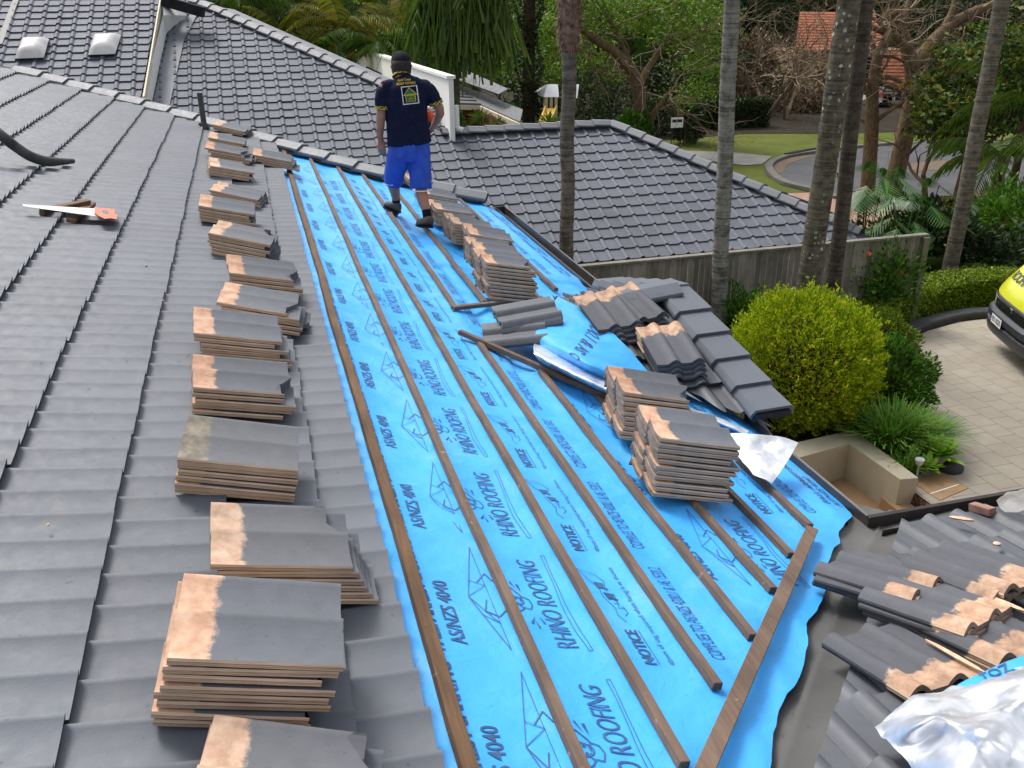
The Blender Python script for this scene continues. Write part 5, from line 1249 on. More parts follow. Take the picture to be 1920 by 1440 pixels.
def back_text(body_, cx, cy, wpx, hpx, rot=0, mat='gold', arc=0):
    vs3, fs3 = textmesh(body_, 1, .02); x0, x1, y0, y1 = span(vs3)
    def f(x, y):
        u_ = ((x-x0)/(x1-x0)-.5)*wpx; w_ = (y/.73)*hpx; return onback(cx+u_, cy-w_+rot*u_+arc*(u_/wpx)**2)
    stamp(vs3, fs3, f).build('back_lettering', mat, shirt)
back_text('Gold Coast', 758, 151, 25, 4.5, -.10, 'gold', 4); back_text('ROOF REPAIRS', 761.5, 158, 35, 4.8, -.08, 'gold', 3)
def back_poly(px, mat, name='back_emblem', nseg=6, lift=.0):
    mb = MB(); c_ = np.mean(np.array(px), 0); rings = []
    P = []
    for (a, b_) in zip(px, px[1:]+px[:1]):
        for k_ in range(nseg): P.append((a[0]+(b_[0]-a[0])*k_/nseg, a[1]+(b_[1]-a[1])*k_/nseg))
    R = 5
    for r_ in range(R+1): rings.append([onback(c_[0]+(x-c_[0])*r_/R, c_[1]+(y-c_[1])*r_/R)-RM@np.array([0, 0, 1.])*(lift) for x, y in P])
    mb.grid(rings, True); mb.build(name, mat, shirt)
def q4(x, y): # emblem local (0..1) -> px
    return (751.5+x*30.5+y*4.5, 163+y*34-x*3.5)
back_poly([q4(0, 0), q4(1, 0), q4(1, 1), q4(0, 1)], 'white', lift=.001); back_poly([q4(.06, .05), q4(.94, .05), q4(.94, .95), q4(.06, .95)], 'shirt', lift=.004)
back_poly([q4(.10, .5), q4(.5, .06), q4(.93, .5)], 'gold', lift=.006); back_poly([q4(.2, .46), q4(.5, .14), q4(.82, .46)], 'pgreen', lift=.009)
back_poly([q4(.06, .48), q4(.94, .48), q4(.94, .54), q4(.06, .54)], 'gold', lift=.010)
back_poly([q4(.2, .54), q4(.82, .54), q4(.82, .88), q4(.2, .88)], 'gold', lift=.006); back_poly([q4(.25, .56), q4(.77, .56), q4(.77, .86), q4(.25, .86)], 'pgreen', lift=.009); back_poly([q4(.4, .64), q4(.62, .64), q4(.62, .84), q4(.4, .84)], 'gold', lift=.012)
for a, b_ in ((.43, .66), (.53, .66), (.43, .76), (.53, .76)): back_poly([q4(a, b_), q4(a+.07, b_), q4(a+.07, b_+.06), q4(a, b_+.06)], 'shirt', nseg=2, lift=.015)
# shorts
mb = MB()
limb(mb, [(J(768, 262, 0), .195, .135), (J(768, 275, 0), .200, .145), (J(768, 290, 0), .212, .150), (J(768, 300, 0), .205, .14)], 26)
limb(mb, [(J(750, 285, 0), .120, .14), (J(743, 310, .04), .108, .125), (J(739, 328, .10), .100, .115), (J(738, 342, .14), .098, .110)], 20)
limb(mb, [(J(784, 285, 0), .120, .14), (J(787, 315, -.03), .112, .125), (J(789, 335, -.06), .110, .115), (J(789.5, 354, -.08), .110, .112)], 20)
sh = fuse(mb, 'shorts', 'shorts', man, .011, 3, .6)
for v_ in sh.data.vertices:
    p = v_.co; f_ = .013*vnoise(p.x*20+p.z*5, p.z*7, 7)+.006*vnoise(p.x*34+p.z*9, p.z*14, 9); v_.co.y += f_
for c_, dy, y0 in (((738, 343), .14, 0), ((789.5, 355), -.08, 0)):
    mb = MB(); a = J(c_[0], c_[1]-1.5, dy); b__ = J(c_[0], c_[1]+.6, dy); n_ = 24
    mb.grid([[p+np.array([(.101 if y0 == 0 and dy > 0 else .113)*math.cos(t), .112*math.sin(t), 0]) for t in np.linspace(0, 6.283, n_+1)] for p in (a, b__)]); mb.build('hem_piping', 'white', sh)
# socks, shoes
for pts in ([(J(742, 368, .28), .042, .046), (J(743, 380, .30), .042, .046), (J(744, 390, .31), .044, .050)], [(J(799, 394, -.21), .044, .048), (J(801, 405, -.235), .044, .048), (J(801, 416, -.24), .046, .054)]):
    mb = MB(); limb(mb, pts, 18); mb.build('sock', 'sock', man, True)
def shoe(heel, toe, nrm):
    heel, toe = np.array(heel), np.array(toe); d = toe-heel; L = np.linalg.norm(d); d /= L; u_ = np.array(nrm, float); u_ -= d*(u_@d); u_ /= np.linalg.norm(u_); s_ = np.cross(d, u_)
    mb = MB(); rings = []
    for t, w_, h_ in ((-.02, .026, .05), (.04, .038, .085), (.2, .042, .095), (.42, .046, .085), (.65, .052, .062), (.85, .048, .05), (.96, .034, .038), (1.0, .016, .024)):
        c = heel+d*L*t; rings.append([c+s_*w_*math.cos(a)+u_*max(0, h_*(.5+.5*math.sin(a))) for a in np.linspace(0, 6.283, 17)[:-1]])
    mb.loft(rings); o = fuse(mb, 'shoe', 'shoe', man, .006, 2); 
    mb = MB(); rings = []
    for t, w_ in ((-.03, .028), (.05, .042), (.3, .045), (.65, .055), (.9, .046), (1.02, .018)):
        c = heel+d*L*t; rings.append([c+s_*w_*x-u_*z for x, z in ((-1, .0), (-1, .018), (1, .018), (1, 0))])
    mb.loft(rings); mb.build('sole', 'black', o)
h1 = J(749, 397, .26); shoe(h1, J(722, 386, .34)+np.array([0, .05, -.0]), (0, 0, 1))
h2 = RP(811, 426, .03); shoe(h2+np.array([0, .03, .01]), RP(781, 421, .035), N3)
# cap and hair
mb = MB(); c = hc+np.array([0, -.005, .035]); rings = []
for i in range(8):
    a = math.pi/2*i/7; rings.append([c+np.array([.092*math.cos(a)*math.cos(t), .112*math.cos(a)*math.sin(t)+.005, .092*math.sin(a)]) for t in np.linspace(0, 6.283, 25)[:-1]])
mb.loft(rings); cp_ = mb.build('cap', 'capm', man, True)
mb = MB(); mb.grid([[c+np.array([x*.075, .105+r_*.075*(1-.5*x*x), .01-r_*.03]) for x in np.linspace(-1, 1, 9)] for r_ in (0, .5, 1)]); b = mb.build('peak', 'capm', cp_); b.modifiers.new('s', 'SOLIDIFY').thickness = .005
mb = MB(); rings = []
for z, k_ in ((.045, 1.03), (.01, 1.06), (-.03, 1.05), (-.065, .98), (-.095, .84)):
    rings.append([hc+np.array([.083*k_*math.cos(t), .101*k_*math.sin(t)-.004, z]) for t in np.linspace(math.pi*.98, math.pi*2.02, 20)])
mb.grid(rings); hr = mb.build('hair', 'hair', man, True); hr.modifiers.new('s', 'SOLIDIFY').thickness = .008
# orange tool held in front
tl = empty('nail_gun', J(806, 232, .24), "orange and white power tool held in the worker's right hand", 'power tool')
mb = MB(); limb(mb, [(J(804, 206, .24), .03, .04), (J(804, 210, .24), .045, .055), (J(805, 222, .24), .045, .055), (J(806, 228, .24), .03, .04)], 14); mb.build('housing', 'orange', tl, True)
mb = MB(); mb.tube([J(804, 200, .24), J(804, 207, .24)], [.035, .04], 14); mb.build('top_cover', 'white', tl, True)
mb = MB(); mb.tube([J(805, 226, .22), J(808, 245, .22)], .018, 10); mb.build('handle_grip', 'black', tl, True)
mb = MB(); mb.tube([J(805, 224, .26), J(802, 240, .30)], .022, 8); mb.build('nose', 'metal', tl)
# ================================================================== FOLIAGE
nr = np.random.RandomState(11)
def leafmat(name, cols, rough=.55, trans=.25):
    k = NT(name); g = k.n('NewGeometry'); n = len(cols)
    c = k.ramp(g.outputs['Random Per Island'], [((i+.5)/n, lin(*c)) for i, c in enumerate(cols)])
    big = k.noise(k.coord(), .9, 3); hv = k.n('HueSaturation'); k.l(c, hv.inputs['Color']); k.l(k.math('ADD', k.math('MULTIPLY', big, .9), .55), hv.inputs['Value'])
    k.l(hv.outputs[0], k.b.inputs['Base Color']); k.b.inputs['Roughness'].default_value = rough; k.b.inputs['Specular IOR Level'].default_value = .3
    if trans:
        tr = k.n('BsdfTranslucent'); mx = k.n('MixShader'); mx.inputs[0].default_value = trans; k.l(hv.outputs[0], tr.inputs['Color'])
        k.l(k.b.outputs[0], mx.inputs[1]); k.l(tr.outputs[0], mx.inputs[2]); k.l(mx.outputs[0], k.t.nodes['Material Output'].inputs['Surface'])
    return k.m
M['lf_gold'] = leafmat('golden_foliage', [(104, 146, 14), (150, 176, 18), (190, 200, 30), (214, 210, 44), (84, 126, 14)], trans=.4)
M['lf_green'] = leafmat('green_shrub_foliage', [(46, 84, 16), (72, 116, 24), (100, 142, 34), (50, 92, 20)])
M['lf_hedge'] = leafmat('hedge_foliage', [(84, 110, 14), (116, 138, 20), (142, 156, 32), (60, 88, 14)])
M['lf_dark'] = leafmat('dark_tree_foliage', [(22, 36, 12), (34, 52, 16), (46, 68, 20), (28, 42, 14)])
M['lf_mid'] = leafmat('feathery_tree_foliage', [(78, 110, 22), (108, 140, 32), (130, 156, 44), (62, 90, 20)])
M['lf_mag'] = leafmat('broadleaf_foliage', [(34, 58, 18), (58, 86, 26), (86, 112, 36), (120, 118, 30), (40, 66, 20)])
M['lf_yel'] = leafmat('yellowing_leaves', [(150, 110, 20), (176, 130, 30)])
M['lf_palm'] = leafmat('palm_frond_leaf', [(44, 70, 16), (66, 94, 22), (92, 112, 30), (56, 80, 20)], .4)
M['lf_palmy'] = leafmat('golden_palm_frond', [(78, 92, 24), (112, 116, 34), (140, 124, 36), (66, 86, 24)], .4)
M['lf_orange'] = leafmat('orange_dead_frond', [(150, 84, 24), (170, 104, 34), (120, 74, 30)], .6)
M['lf_phil'] = leafmat('philodendron_leaf', [(38, 74, 26), (58, 96, 36), (84, 120, 54), (46, 84, 30)], .35)
M['lf_grass'] = leafmat('strappy_grass', [(70, 124, 30), (96, 152, 42), (120, 170, 56), (140, 160, 80)], .5)
M['lf_agave'] = leafmat('lime_rosette_leaf', [(120, 160, 40), (146, 184, 54), (110, 150, 40)], .4, .2)
M['lf_yucca'] = leafmat('yucca_leaf', [(54, 84, 26), (80, 108, 36), (100, 124, 50)], .4)
M['twig'] = leafmat('bare_twig', [(96, 78, 58), (128, 108, 84), (150, 132, 108), (84, 66, 48)], .8, 0)
k = NT('bark'); v = k.coord('Object', (3, 3, 1)); c = k.ramp(k.noise(v, 5, 6, .65), [(.3, lin(70, 56, 42)), (.7, lin(128, 108, 86))]); k.bump(k.noise(v, 12, 4), .8, .02); M['bark'] = k.fin(c, .95)
M['bark_d'] = mottled('dark_bark', lin(44, 34, 26), lin(84, 66, 50), 8, .95, .6)
def trunkmat(name, a, b_, lich, amt, ring=26):
    k = NT(name); v = k.coord('Object', (1, 1, 1)); rg = k.noise(k.coord('Object', (1.5, 1.5, ring)), 1, 4, .6); n = k.noise(v, 9, 5, .65)
    c = k.ramp(k.math('ADD', k.math('MULTIPLY', rg, .55), k.math('MULTIPLY', n, .5)), [(.42, a), (.60, b_)])
    fi = k.ramp(k.noise(v, 70, 3, .7), [(.55, (0, 0, 0)), (.68, (1, 1, 1))]); c = k.mix(k.math('MULTIPLY', fi, .35), c, lin(158, 156, 146))
    vo = k.n('TexVoronoi'); vo.inputs['Scale'].default_value = 10; k.l(v, vo.inputs['Vector']); wv = k.math('ADD', vo.outputs['Distance'], k.math('MULTIPLY', k.noise(v, 26, 4, .7), .5))
    sp = k.ramp(wv, [(amt-.03, (1, 1, 1)), (amt+.03, (0, 0, 0))]); c = k.mix(k.math('MULTIPLY', sp, k.ramp(k.noise(v, 2.2, 3), [(.42, (0, 0, 0)), (.6, (1, 1, 1))])), c, lich)
    k.bump(k.math('ADD', rg, n), .6, .01); return k.fin(c, .95)
M['tr_grey'] = trunkmat('grey_palm_trunk', lin(66, 61, 54), lin(112, 105, 95), lin(140, 140, 130), .26)
M['tr_pale'] = trunkmat('pale_speckled_trunk', lin(78, 78, 74), lin(140, 138, 130), lin(170, 172, 158), .36, 30)
M['tr_lich'] = trunkmat('lichen_palm_trunk', lin(56, 53, 45), lin(104, 98, 84), lin(178, 184, 164), .50)
M['tr_dark'] = trunkmat('dark_palm_trunk', lin(52, 46, 40), lin(84, 76, 68), lin(150, 150, 140), .14)
M['fibre'] = mottled('shaggy_leaf_base_fibre', lin(74, 56, 46), lin(150, 124, 108), 16, .95, .8)
def rdir(n):
    d = nr.normal(size=(n, 3)); return d/np.linalg.norm(d, axis=1)[:, None]
def leaves(C, s, up=.35, asp=.45, out=None, sv=.4):
    """leaf shaped quads (diamonds) at centres C"""
    n = len(C); d = rdir(n); d[:, 2] = d[:, 2]*.7+up
    if out is not None: d = d*.8+out*.9
    d /= np.linalg.norm(d, axis=1)[:, None]; e = np.cross(d, rdir(n)); e /= np.linalg.norm(e, axis=1)[:, None]
    L = s*(1+sv*nr.normal(size=(n, 1)).clip(-1.5, 1.5)); w_ = L*asp
    return np.stack([C-d*L*.5, C+e*w_*.5, C+d*L*.5, C-e*w_*.5], 1)
def blob(c, rad, n, shell=.35, lump=.16, seed=0, zmin=None):
    """points in the outer shell of a lumpy ellipsoid"""
    d = rdir(n); ph = nr.RandomState(seed) if False else None
    r = 1+lump*(np.sin(d[:, 0]*5+seed)*np.cos(d[:, 1]*6+seed*2)+.6*np.sin(d[:, 2]*9+d[:, 0]*7+seed))
    rr = r*(1-shell*nr.rand(n)**1.6); P = np.array(c)+d*np.array(rad)*rr[:, None]
    if zmin is not None: P = P[P[:, 2] > zmin]; d = (P-np.array(c)); d /= np.linalg.norm(d, axis=1)[:, None]
    return P, d
def clump_crown(c, rad, nc, cr, per, seed=0):
    """crown of leafy clumps with gaps"""
    d = rdir(nc); P = np.array(c)+d*np.array(rad)*(nr.rand(nc, 1)**.45); out = []; O = []
    for p in P:
        q = rdir(per)*(nr.rand(per, 1)**.5)*cr*(.6+.8*nr.rand()); q[:, 2] *= .5; out.append(p+q); O.append(q)
    return np.concatenate(out)
def frond(base, az, el, L, droop, nl, ll, lw, curl=.0):
    """pinnate frond as leaf quads + rachis points"""
    t = np.linspace(0, 1, nl); a = np.array([math.cos(az), math.sin(az), 0]); side = np.array([-a[1], a[0], 0])
    ang = el-droop*t; ds = L/nl; x = np.cumsum(np.cos(ang))*ds; z = np.cumsum(np.sin(ang))*ds
    R = np.array(base)+a*x[:, None]+np.array([0, 0, 1.])*z[:, None]; tan = a*np.cos(ang)[:, None]+np.array([0, 0, 1.])*np.sin(ang)[:, None]
    Q = []
    prof = np.sin(np.pi*(.08+.9*t))**.6
    for sg in (-1, 1):
        for j in range(1, nl):
            l = ll*prof[j]*(.85+.3*nr.rand()); d = side*sg*.8+tan[j]*.55+np.array([0, 0, -.30-.35*nr.rand()-curl]); d /= np.linalg.norm(d); b0 = R[j]
            tip = b0+d*l+np.array([0, 0, -l*.22]); w_ = tan[j]*lw
            Q.append([b0-w_, b0+w_, b0+d*l*.55+w_*.9, tip]) 
    return np.array(Q), R
def palm_crown(base, n, L, ll, droop=1.6, el=(.2, 1.2), nl=26, lw=.022, seed=1, curl=0):
    Q = []; RS = []
    for i in range(n):
        az = i*2.399+nr.rand()*.5; e = el[0]+(el[1]-el[0])*nr.rand(); q, R = frond(base, az, e, L*(.8+.4*nr.rand()), droop*(.8+.4*nr.rand()), nl, ll, lw, curl); Q.append(q); RS.append(R)
    return np.concatenate(Q), RS
def treeobj(label, cat, loc, group=None, name='tree'): return empty(name, loc, label, cat, group)
def branches(mb, p, d, L, r, depth_, rr, spread=.6, up=.15, seg=6, minr=.006, tips=None, bend=.25, kids=(2, 3), taper=.62):
    p = np.array(p, float); d = np.array(d, float); d /= np.linalg.norm(d); pts = [p]; q = p.copy(); dd = d.copy()
    for i in range(4):
        dd = dd+np.array([rr.gauss(0, bend), rr.gauss(0, bend), rr.gauss(0, bend)+up*.3])*.5; dd /= np.linalg.norm(dd); q = q+dd*L/4; pts.append(q.copy())
    mb.tube(pts, [r*(1-(1-taper)*i/4) for i in range(5)], seg, cap=False)
    if depth_ == 0 or r < minr:
        if tips is not None: tips.append((q, dd))
        return
    for c_ in range(rr.randint(*kids)):
        nd = dd+np.array([rr.gauss(0, spread), rr.gauss(0, spread), rr.gauss(0, spread*.6)+up]); s_ = rr.uniform(.55, 1) if c_ else 1
        st = pts[4] if c_ == 0 else pts[rr.choice([2, 3, 4])]
        branches(mb, st, nd, L*rr.uniform(.62, .85), r*taper*rr.uniform(.75, 1), depth_-1, rr, spread, up, max(3, seg-1), minr, tips, bend, kids, taper)
# ---- golden bush
def bush(c, rad, n, s, mat, label, cat, name, seed=0, shell=.3, lump=.12, zmin=.02, up=.35, inner=True, grp=None, stem=True):
    e = treeobj(label, cat, (c[0], c[1], zmin), grp, name); P, d = blob(c, rad, n, shell, lump, seed, zmin)
    quads('foliage', leaves(P, s, up, .42, d), mat, e)
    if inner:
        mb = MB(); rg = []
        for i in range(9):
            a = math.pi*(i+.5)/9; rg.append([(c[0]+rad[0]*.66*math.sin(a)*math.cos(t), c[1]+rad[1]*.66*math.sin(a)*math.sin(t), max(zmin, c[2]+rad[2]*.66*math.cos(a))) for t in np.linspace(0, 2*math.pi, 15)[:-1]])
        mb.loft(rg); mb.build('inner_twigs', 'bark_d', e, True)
    return e
yb_ = atZ(1505, 800, 0); YB = math.hypot(yb_[0], yb_[1]); cY = atY(1506, 676, yb_[1]+.15)
gbe = bush((cY[0], cY[1], cY[2]), (.92, .92, .88), 26000, .05, 'lf_gold', 'large rounded golden conifer bush in front of the fence', 'bush', 'golden_bush', 3, .28, .05, .05, .6)
dd_ = rdir(2600); rr_ = .93*(1+.05*np.sin(dd_[:, 0]*7+1)*np.cos(dd_[:, 1]*6)+.05*nr.normal(size=2600)); CC = np.array(cY)+dd_*rr_[:, None]*np.array([1, 1, .95]); ok_ = CC[:, 2] > .1; CC = CC[ok_]; dd_ = dd_[ok_]
PP = []; OO = []
for p_, d_0 in zip(CC, dd_):
    n_ = 16; t_ = nr.rand(n_, 1)*.13; dv_ = d_0+np.array([0, 0, .55])+.25*nr.normal(size=3); dv_ /= np.linalg.norm(dv_); PP.append(p_-d_0*.05+dv_*t_+nr.normal(size=(n_, 3))*.017*(1-t_*4)); OO.append(np.tile(dv_, (n_, 1)))
quads('sprays', leaves(np.concatenate(PP), .036, .2, .42, np.concatenate(OO)), 'lf_gold', gbe)
c2 = atY(1655, 735, yb_[1]+.1); bush((c2[0], c2[1], .42), (.62, .58, .62), 15000, .06, 'lf_green', 'dark green leafy shrub right of the golden bush', 'shrub', 'green_shrub', 5, .4, .16)
c2 = atZ(1652, 660, .2); bush((c2[0], c2[1], .35), (.45, .6, .5), 9000, .05, 'lf_hedge', 'bright green shrub where the clipped hedge begins', 'shrub', 'green_shrub', 6, .4, .16)
c2 = atZ(1390, 640, .2); bush((c2[0], c2[1], .45), (.42, .4, .62), 3500, .07, 'lf_green', 'thin green shrub left of the golden bush by the fence', 'shrub', 'green_shrub', 8, .6, .3, inner=False)
c2 = atZ(1365, 640, .1); bush((c2[0]+.1, c2[1], .3), (.3, .3, .4), 1800, .06, 'lf_dark', 'small dark shrub at the foot of the pale speckled trunk', 'shrub', 'green_shrub', 9, .6, .3, inner=False)
fx = atZ(1655, 560, .5); e = bush((fx[0], fx[1], .75), (.62, .3, .72), 4200, .07, 'lf_green', 'sparse green shrub with orange flowers against the fence', 'shrub', 'flowering_shrub', 12, .75, .35, inner=False)
fl = []
for q in ((1629, 477), (1682, 509), (1690, 512)): p = atY(*q, fx[1]-.1); fl.append(p+nr.normal(size=(14, 3))*.018)
quads('flowers', leaves(np.concatenate(fl), .045, .3, .6), 'orange', e)
# ---- hedge along the kerb
hp = catmull([atZ(x, y, 0) for x, y in [(1648, 668), (1676, 640), (1720, 612), (1790, 590), (1850, 580), (1930, 578), (2060, 590)]], 160)
Pts = []; Dd = []
for i, p in enumerate(hp):
    t = hp[min(i+1, 159)]-hp[max(i-1, 0)]; t /= np.linalg.norm(t); o_ = np.array([-t[1], t[0], 0]); o_ = o_ if o_[1] > 0 else -o_
    m_ = 300; a = nr.rand(m_)*.62; z = nr.rand(m_)*.52; w_ = nr.rand(m_); z = np.where(w_ < .5, .50+nr.normal(size=m_)*.03, z); a = np.where(w_ > .5, np.where(nr.rand(m_) < .7, 0.0, .62)+nr.normal(size=m_)*.03, a)
    Pts.append(p+o_*(a[:, None]+.14)+np.array([0, 0, 1.])*z[:, None]+t*nr.normal(size=(m_, 1))*.05)
Pts = np.concatenate(Pts); hg = empty('clipped_hedge', hp[70], 'low clipped yellow green hedge curving along the charcoal kerb', 'hedge')
quads('foliage', leaves(Pts, .045, .45, .5), 'lf_hedge', hg)
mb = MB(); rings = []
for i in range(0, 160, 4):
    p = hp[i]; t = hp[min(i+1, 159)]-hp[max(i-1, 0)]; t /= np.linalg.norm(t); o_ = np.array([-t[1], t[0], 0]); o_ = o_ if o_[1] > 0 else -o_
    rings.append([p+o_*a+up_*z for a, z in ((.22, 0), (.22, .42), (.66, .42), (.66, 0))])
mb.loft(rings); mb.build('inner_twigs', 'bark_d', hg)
# ---- strappy grass clumps, rosettes
def grass(px, py, z, n, L, label, wide=.22):
    c = atZ(px, py, z); az = nr.rand(n)*2*math.pi; Q = []
    e = treeobj(label, 'grass clump', c, 'strappy grasses beside the beige wall', 'strappy_grass')
    for a in az:
        l = L*(.6+.6*nr.rand()); lean = .25+.75*nr.rand(); d = np.array([math.cos(a), math.sin(a), 0]); s_ = np.array([-d[1], d[0], 0])*.006; p = c+d*wide*nr.rand()*.8+np.array([nr.normal()*.06, nr.normal()*.06, 0]); prev = p; ps = []
        for k_ in range(4):
            t = (k_+1)/4; ps.append(p+d*l*lean*t*(.55+.45*t)+up_*l*(t-.42*lean*t*t*1.3))
        seq = [p]+ps
        for u_, w_ in zip(seq[:-1], seq[1:]): Q.append([u_-s_, u_+s_, w_+s_*.7, w_-s_*.7])
    quads('blades', Q, 'lf_grass', e)
grass(1665, 838, .05, 800, .62, 'tall strappy grass clump overhanging the beige wall'); grass(1722, 838, .05, 650, .50, 'strappy grass clump nearer the driveway pavers'); grass(1700, 880, .05, 160, .3, 'short thin grass tuft beside the garden light', .1)
def rosette(px, py, z, n, L, w, label, mat, cat='plant', name='rosette_plant', grp=None, loc=None, el=(.2, 1.2), e=None):
    c = atZ(px, py, z) if loc is None else np.array(loc); e = e or treeobj(label, cat, c, grp, name); Q = []
    for i in range(n):
        a = i*2.399+nr.rand()*.3; q = el[0]+(el[1]-el[0])*(i/n); d = np.array([math.cos(a)*math.cos(q), math.sin(a)*math.cos(q), math.sin(q)]); s_ = np.cross(d, up_); s_ /= np.linalg.norm(s_); l = L*(.75+.4*nr.rand())
        A = [c, c+d*l*.35+s_*w, c+d*l*.75+s_*w*.7-up_*l*.05, c+d*l-up_*l*.15, c+d*l*.75-s_*w*.7-up_*l*.05, c+d*l*.35-s_*w]
        Q.append([A[0], A[1], A[2], A[3]]); Q.append([A[0], A[3], A[4], A[5]])
    quads('leaves', Q, mat, e); return e
rosette(1758, 856, .16, 26, .36, .055, 'bright lime rosette plant beside the steps', 'lf_agave', name='rosette_plant', grp='lime rosettes'); rosette(1740, 880, .10, 18, .24, .04, 'smaller lime rosette hanging over the step edge', 'lf_agave', grp='lime rosettes')
rk = MB(); c = atZ(1787, 876, .06); rr_ = random.Random(2); rk.loft([[c+np.array([.14*math.cos(t)*s_*(1+.1*math.sin(3*t)), .10*math.sin(t)*s_, z]) for t in np.linspace(0, 6.283, 11)[:-1]] for s_, z in ((1, -.08), (1.05, 0), (.8, .06), (.3, .09))]); tag(rk.build('rock', 'curb', None, True), 'dark smooth rock beside the lime rosette plant', 'rock')
c = atZ(1725, 862, .28); gl = empty('garden_light', c-up_*.3, 'small round garden light standing among the grasses', 'light'); mb = MB(); mb.tube([c-up_*.3, c-up_*.05], .012, 8); mb.build('post', 'metal', gl); mb = MB(); mb.tube([c-up_*.06, c], [.035, .05], 16); mb.build('lamp_head', 'acryl', gl, True, 40); mb = MB(); mb.tube([c, c+up_*.012], [.056, .05], 16); mb.build('lid', 'metal', gl)
# ---- palm trunks in the garden
def ptrunk(base, topp, r0, r1, mat, label, crown=True, grp='tall palms in the garden', seed=1):
    e = treeobj(label, 'palm tree', base, grp, 'palm_tree'); n = 40; pts = []; rad = []
    for i in range(n):
        t = i/(n-1); p = base+(topp-base)*t; p = p+np.array([.012*math.sin(t*21+seed), .012*math.cos(t*17+seed), 0]); pts.append(p); rad.append((r0+(r1-r0)*min(1, t*1.6))*(1+.05*math.exp(-t*30)+(.012 if i % 2 else -.008)))
    mb = MB(); mb.tube(pts, rad, 18); mb.build('trunk', mat, e, True)
    if crown:
        Q, RS = palm_crown(topp+up_*.2, 16, 2.6, .55, 1.9, (.3, 1.3), 22, .02, seed); quads('crown', Q, 'lf_palm', e)
    return e
def extend(b, t, z): d = (t-b)/(t[2]-b[2]); return b+d*(z-b[2])
Y1 = 11.6
b_ = atY(1065, 480, Y1); b0 = np.array([b_[0]-.0, Y1, 0]); tt = atY(1066, 96, Y1)
e1 = ptrunk(b0, tt, .105, .095, 'tr_grey', 'grey palm trunk with a shaggy fibrous top, left of the others', False)
mb = MB(); q = [tt, tt+up_*.12, tt+up_*.3, tt+up_*.8, tt+up_*1.3]; mb.tube(catmull(q, 30), [.10+.045*min(1, i/9)+.012*math.sin(i*2.1) for i in range(30)], 16); fb = mb.build('leaf_base_fibre', 'fibre', e1, True)
Q = []
for i in range(420):
    a = nr.rand()*6.283; z = nr.rand()**.7*1.25; p = tt+np.array([math.cos(a)*.13, math.sin(a)*.13, z]); d = np.array([math.cos(a)*.25+nr.normal()*.25, math.sin(a)*.25+nr.normal()*.25, -1+nr.normal()*.5]); d /= np.linalg.norm(d); s_ = np.array([-math.sin(a), math.cos(a), 0])*.012; l = .10+.14*nr.rand(); Q.append([p-s_, p+s_, p+d*l+s_*.3, p+d*l-s_*.3])
quads('loose_fibre', Q, 'lf_orange' if False else 'fibre', e1)
Q, RS = palm_crown(tt+up_*1.35, 15, 2.6, .6, 2.0, (.5, 1.3), 22, .02); quads('crown', Q, 'lf_palm', e1)
b0 = atZ(1344, 662, 0); t0 = atY(1372, 0, b0[1]); ptrunk(b0, extend(b0, t0, 8.6), .125, .105, 'tr_pale', 'pale speckled palm trunk standing in front of the fence')
b0 = np.array([*atY(1512, 560, 11.55)[:2], 0]); q0 = atY(1512, 560, 11.55); t0 = atY(1592, 0, 11.55); b0 = extend(q0, t0, 0.); ptrunk(b0, extend(b0, t0, 8.8), .17, .155, 'tr_lich', 'thick leaning palm trunk covered in white lichen patches')
q0 = atY(1563, 540, 11.75); t0 = atY(1623, 0, 11.75); b0 = extend(q0, t0, 0.); ptrunk(b0, extend(b0, t0, 9.0), .115, .11, 'tr_dark', 'dark slim palm trunk leaning right behind the lichen covered one', seed=3)
Y5 = 14.6; q0 = atY(1778, 525, Y5); t0 = atY(1880, 0, Y5); b0 = extend(q0, t0, -.2); ptrunk(b0, extend(b0, t0, 9.2), .15, .135, 'tr_grey', 'leaning grey palm trunk behind the curved hedge', seed=5)
# ---- philodendrons and understorey behind the fence (right)
def phil(px, py, Y, n, L, label, grp='large leaved plants beyond the fence'):
    c = atY(px, py, Y); g0 = np.array([c[0], Y, gz(c[0], Y)]); e = treeobj(label, 'plant', g0, grp, 'philodendron'); Q = []; mb = MB()
    for i in range(n):
        a = i*2.399+nr.rand(); rr = .25+.9*nr.rand(); d = np.array([math.cos(a), math.sin(a), 0]); h = c[2]+.35*nr.normal()*.6; p = np.array([c[0], Y, h])+d*L*rr; mb.tube([g0+d*.1, (g0+p)/2+up_*.25, p], .012, 4, False)
        s_ = np.array([-d[1], d[0], 0]); dn = d*.8-up_*.55; dn /= np.linalg.norm(dn)
        for sg in (-1, 1):
            for j in range(9):
                t = j/8; b0 = p+dn*L*.62*t; ll = L*.42*math.sin(math.pi*(.22+.72*t)); dv = s_*sg*.85+dn*.5-up_*.12; dv /= np.linalg.norm(dv); w_ = dn*L*.030; Q.append([b0-w_, b0+w_, b0+dv*ll+w_*.5, b0+dv*ll-w_*.1])
            Q.append([p, p+s_*sg*L*.10+dn*L*.15, p+dn*L*.62, p+dn*L*.3])
    quads('leaves', Q, 'lf_phil', e); mb.build('stalks', 'lf_phil', e)
phil(1640, 350, 15.5, 13, .85, 'split leaf philodendron with big glossy leaves behind the dark trunk'); phil(1700, 405, 15.2, 14, .8, 'lower philodendron just behind the fence top'); phil(1610, 395, 15.8, 8, .7, 'small philodendron between dark trunk and fence'); phil(1735, 350, 16.5, 9, .75, 'darker philodendron left of the leaning grey trunk')
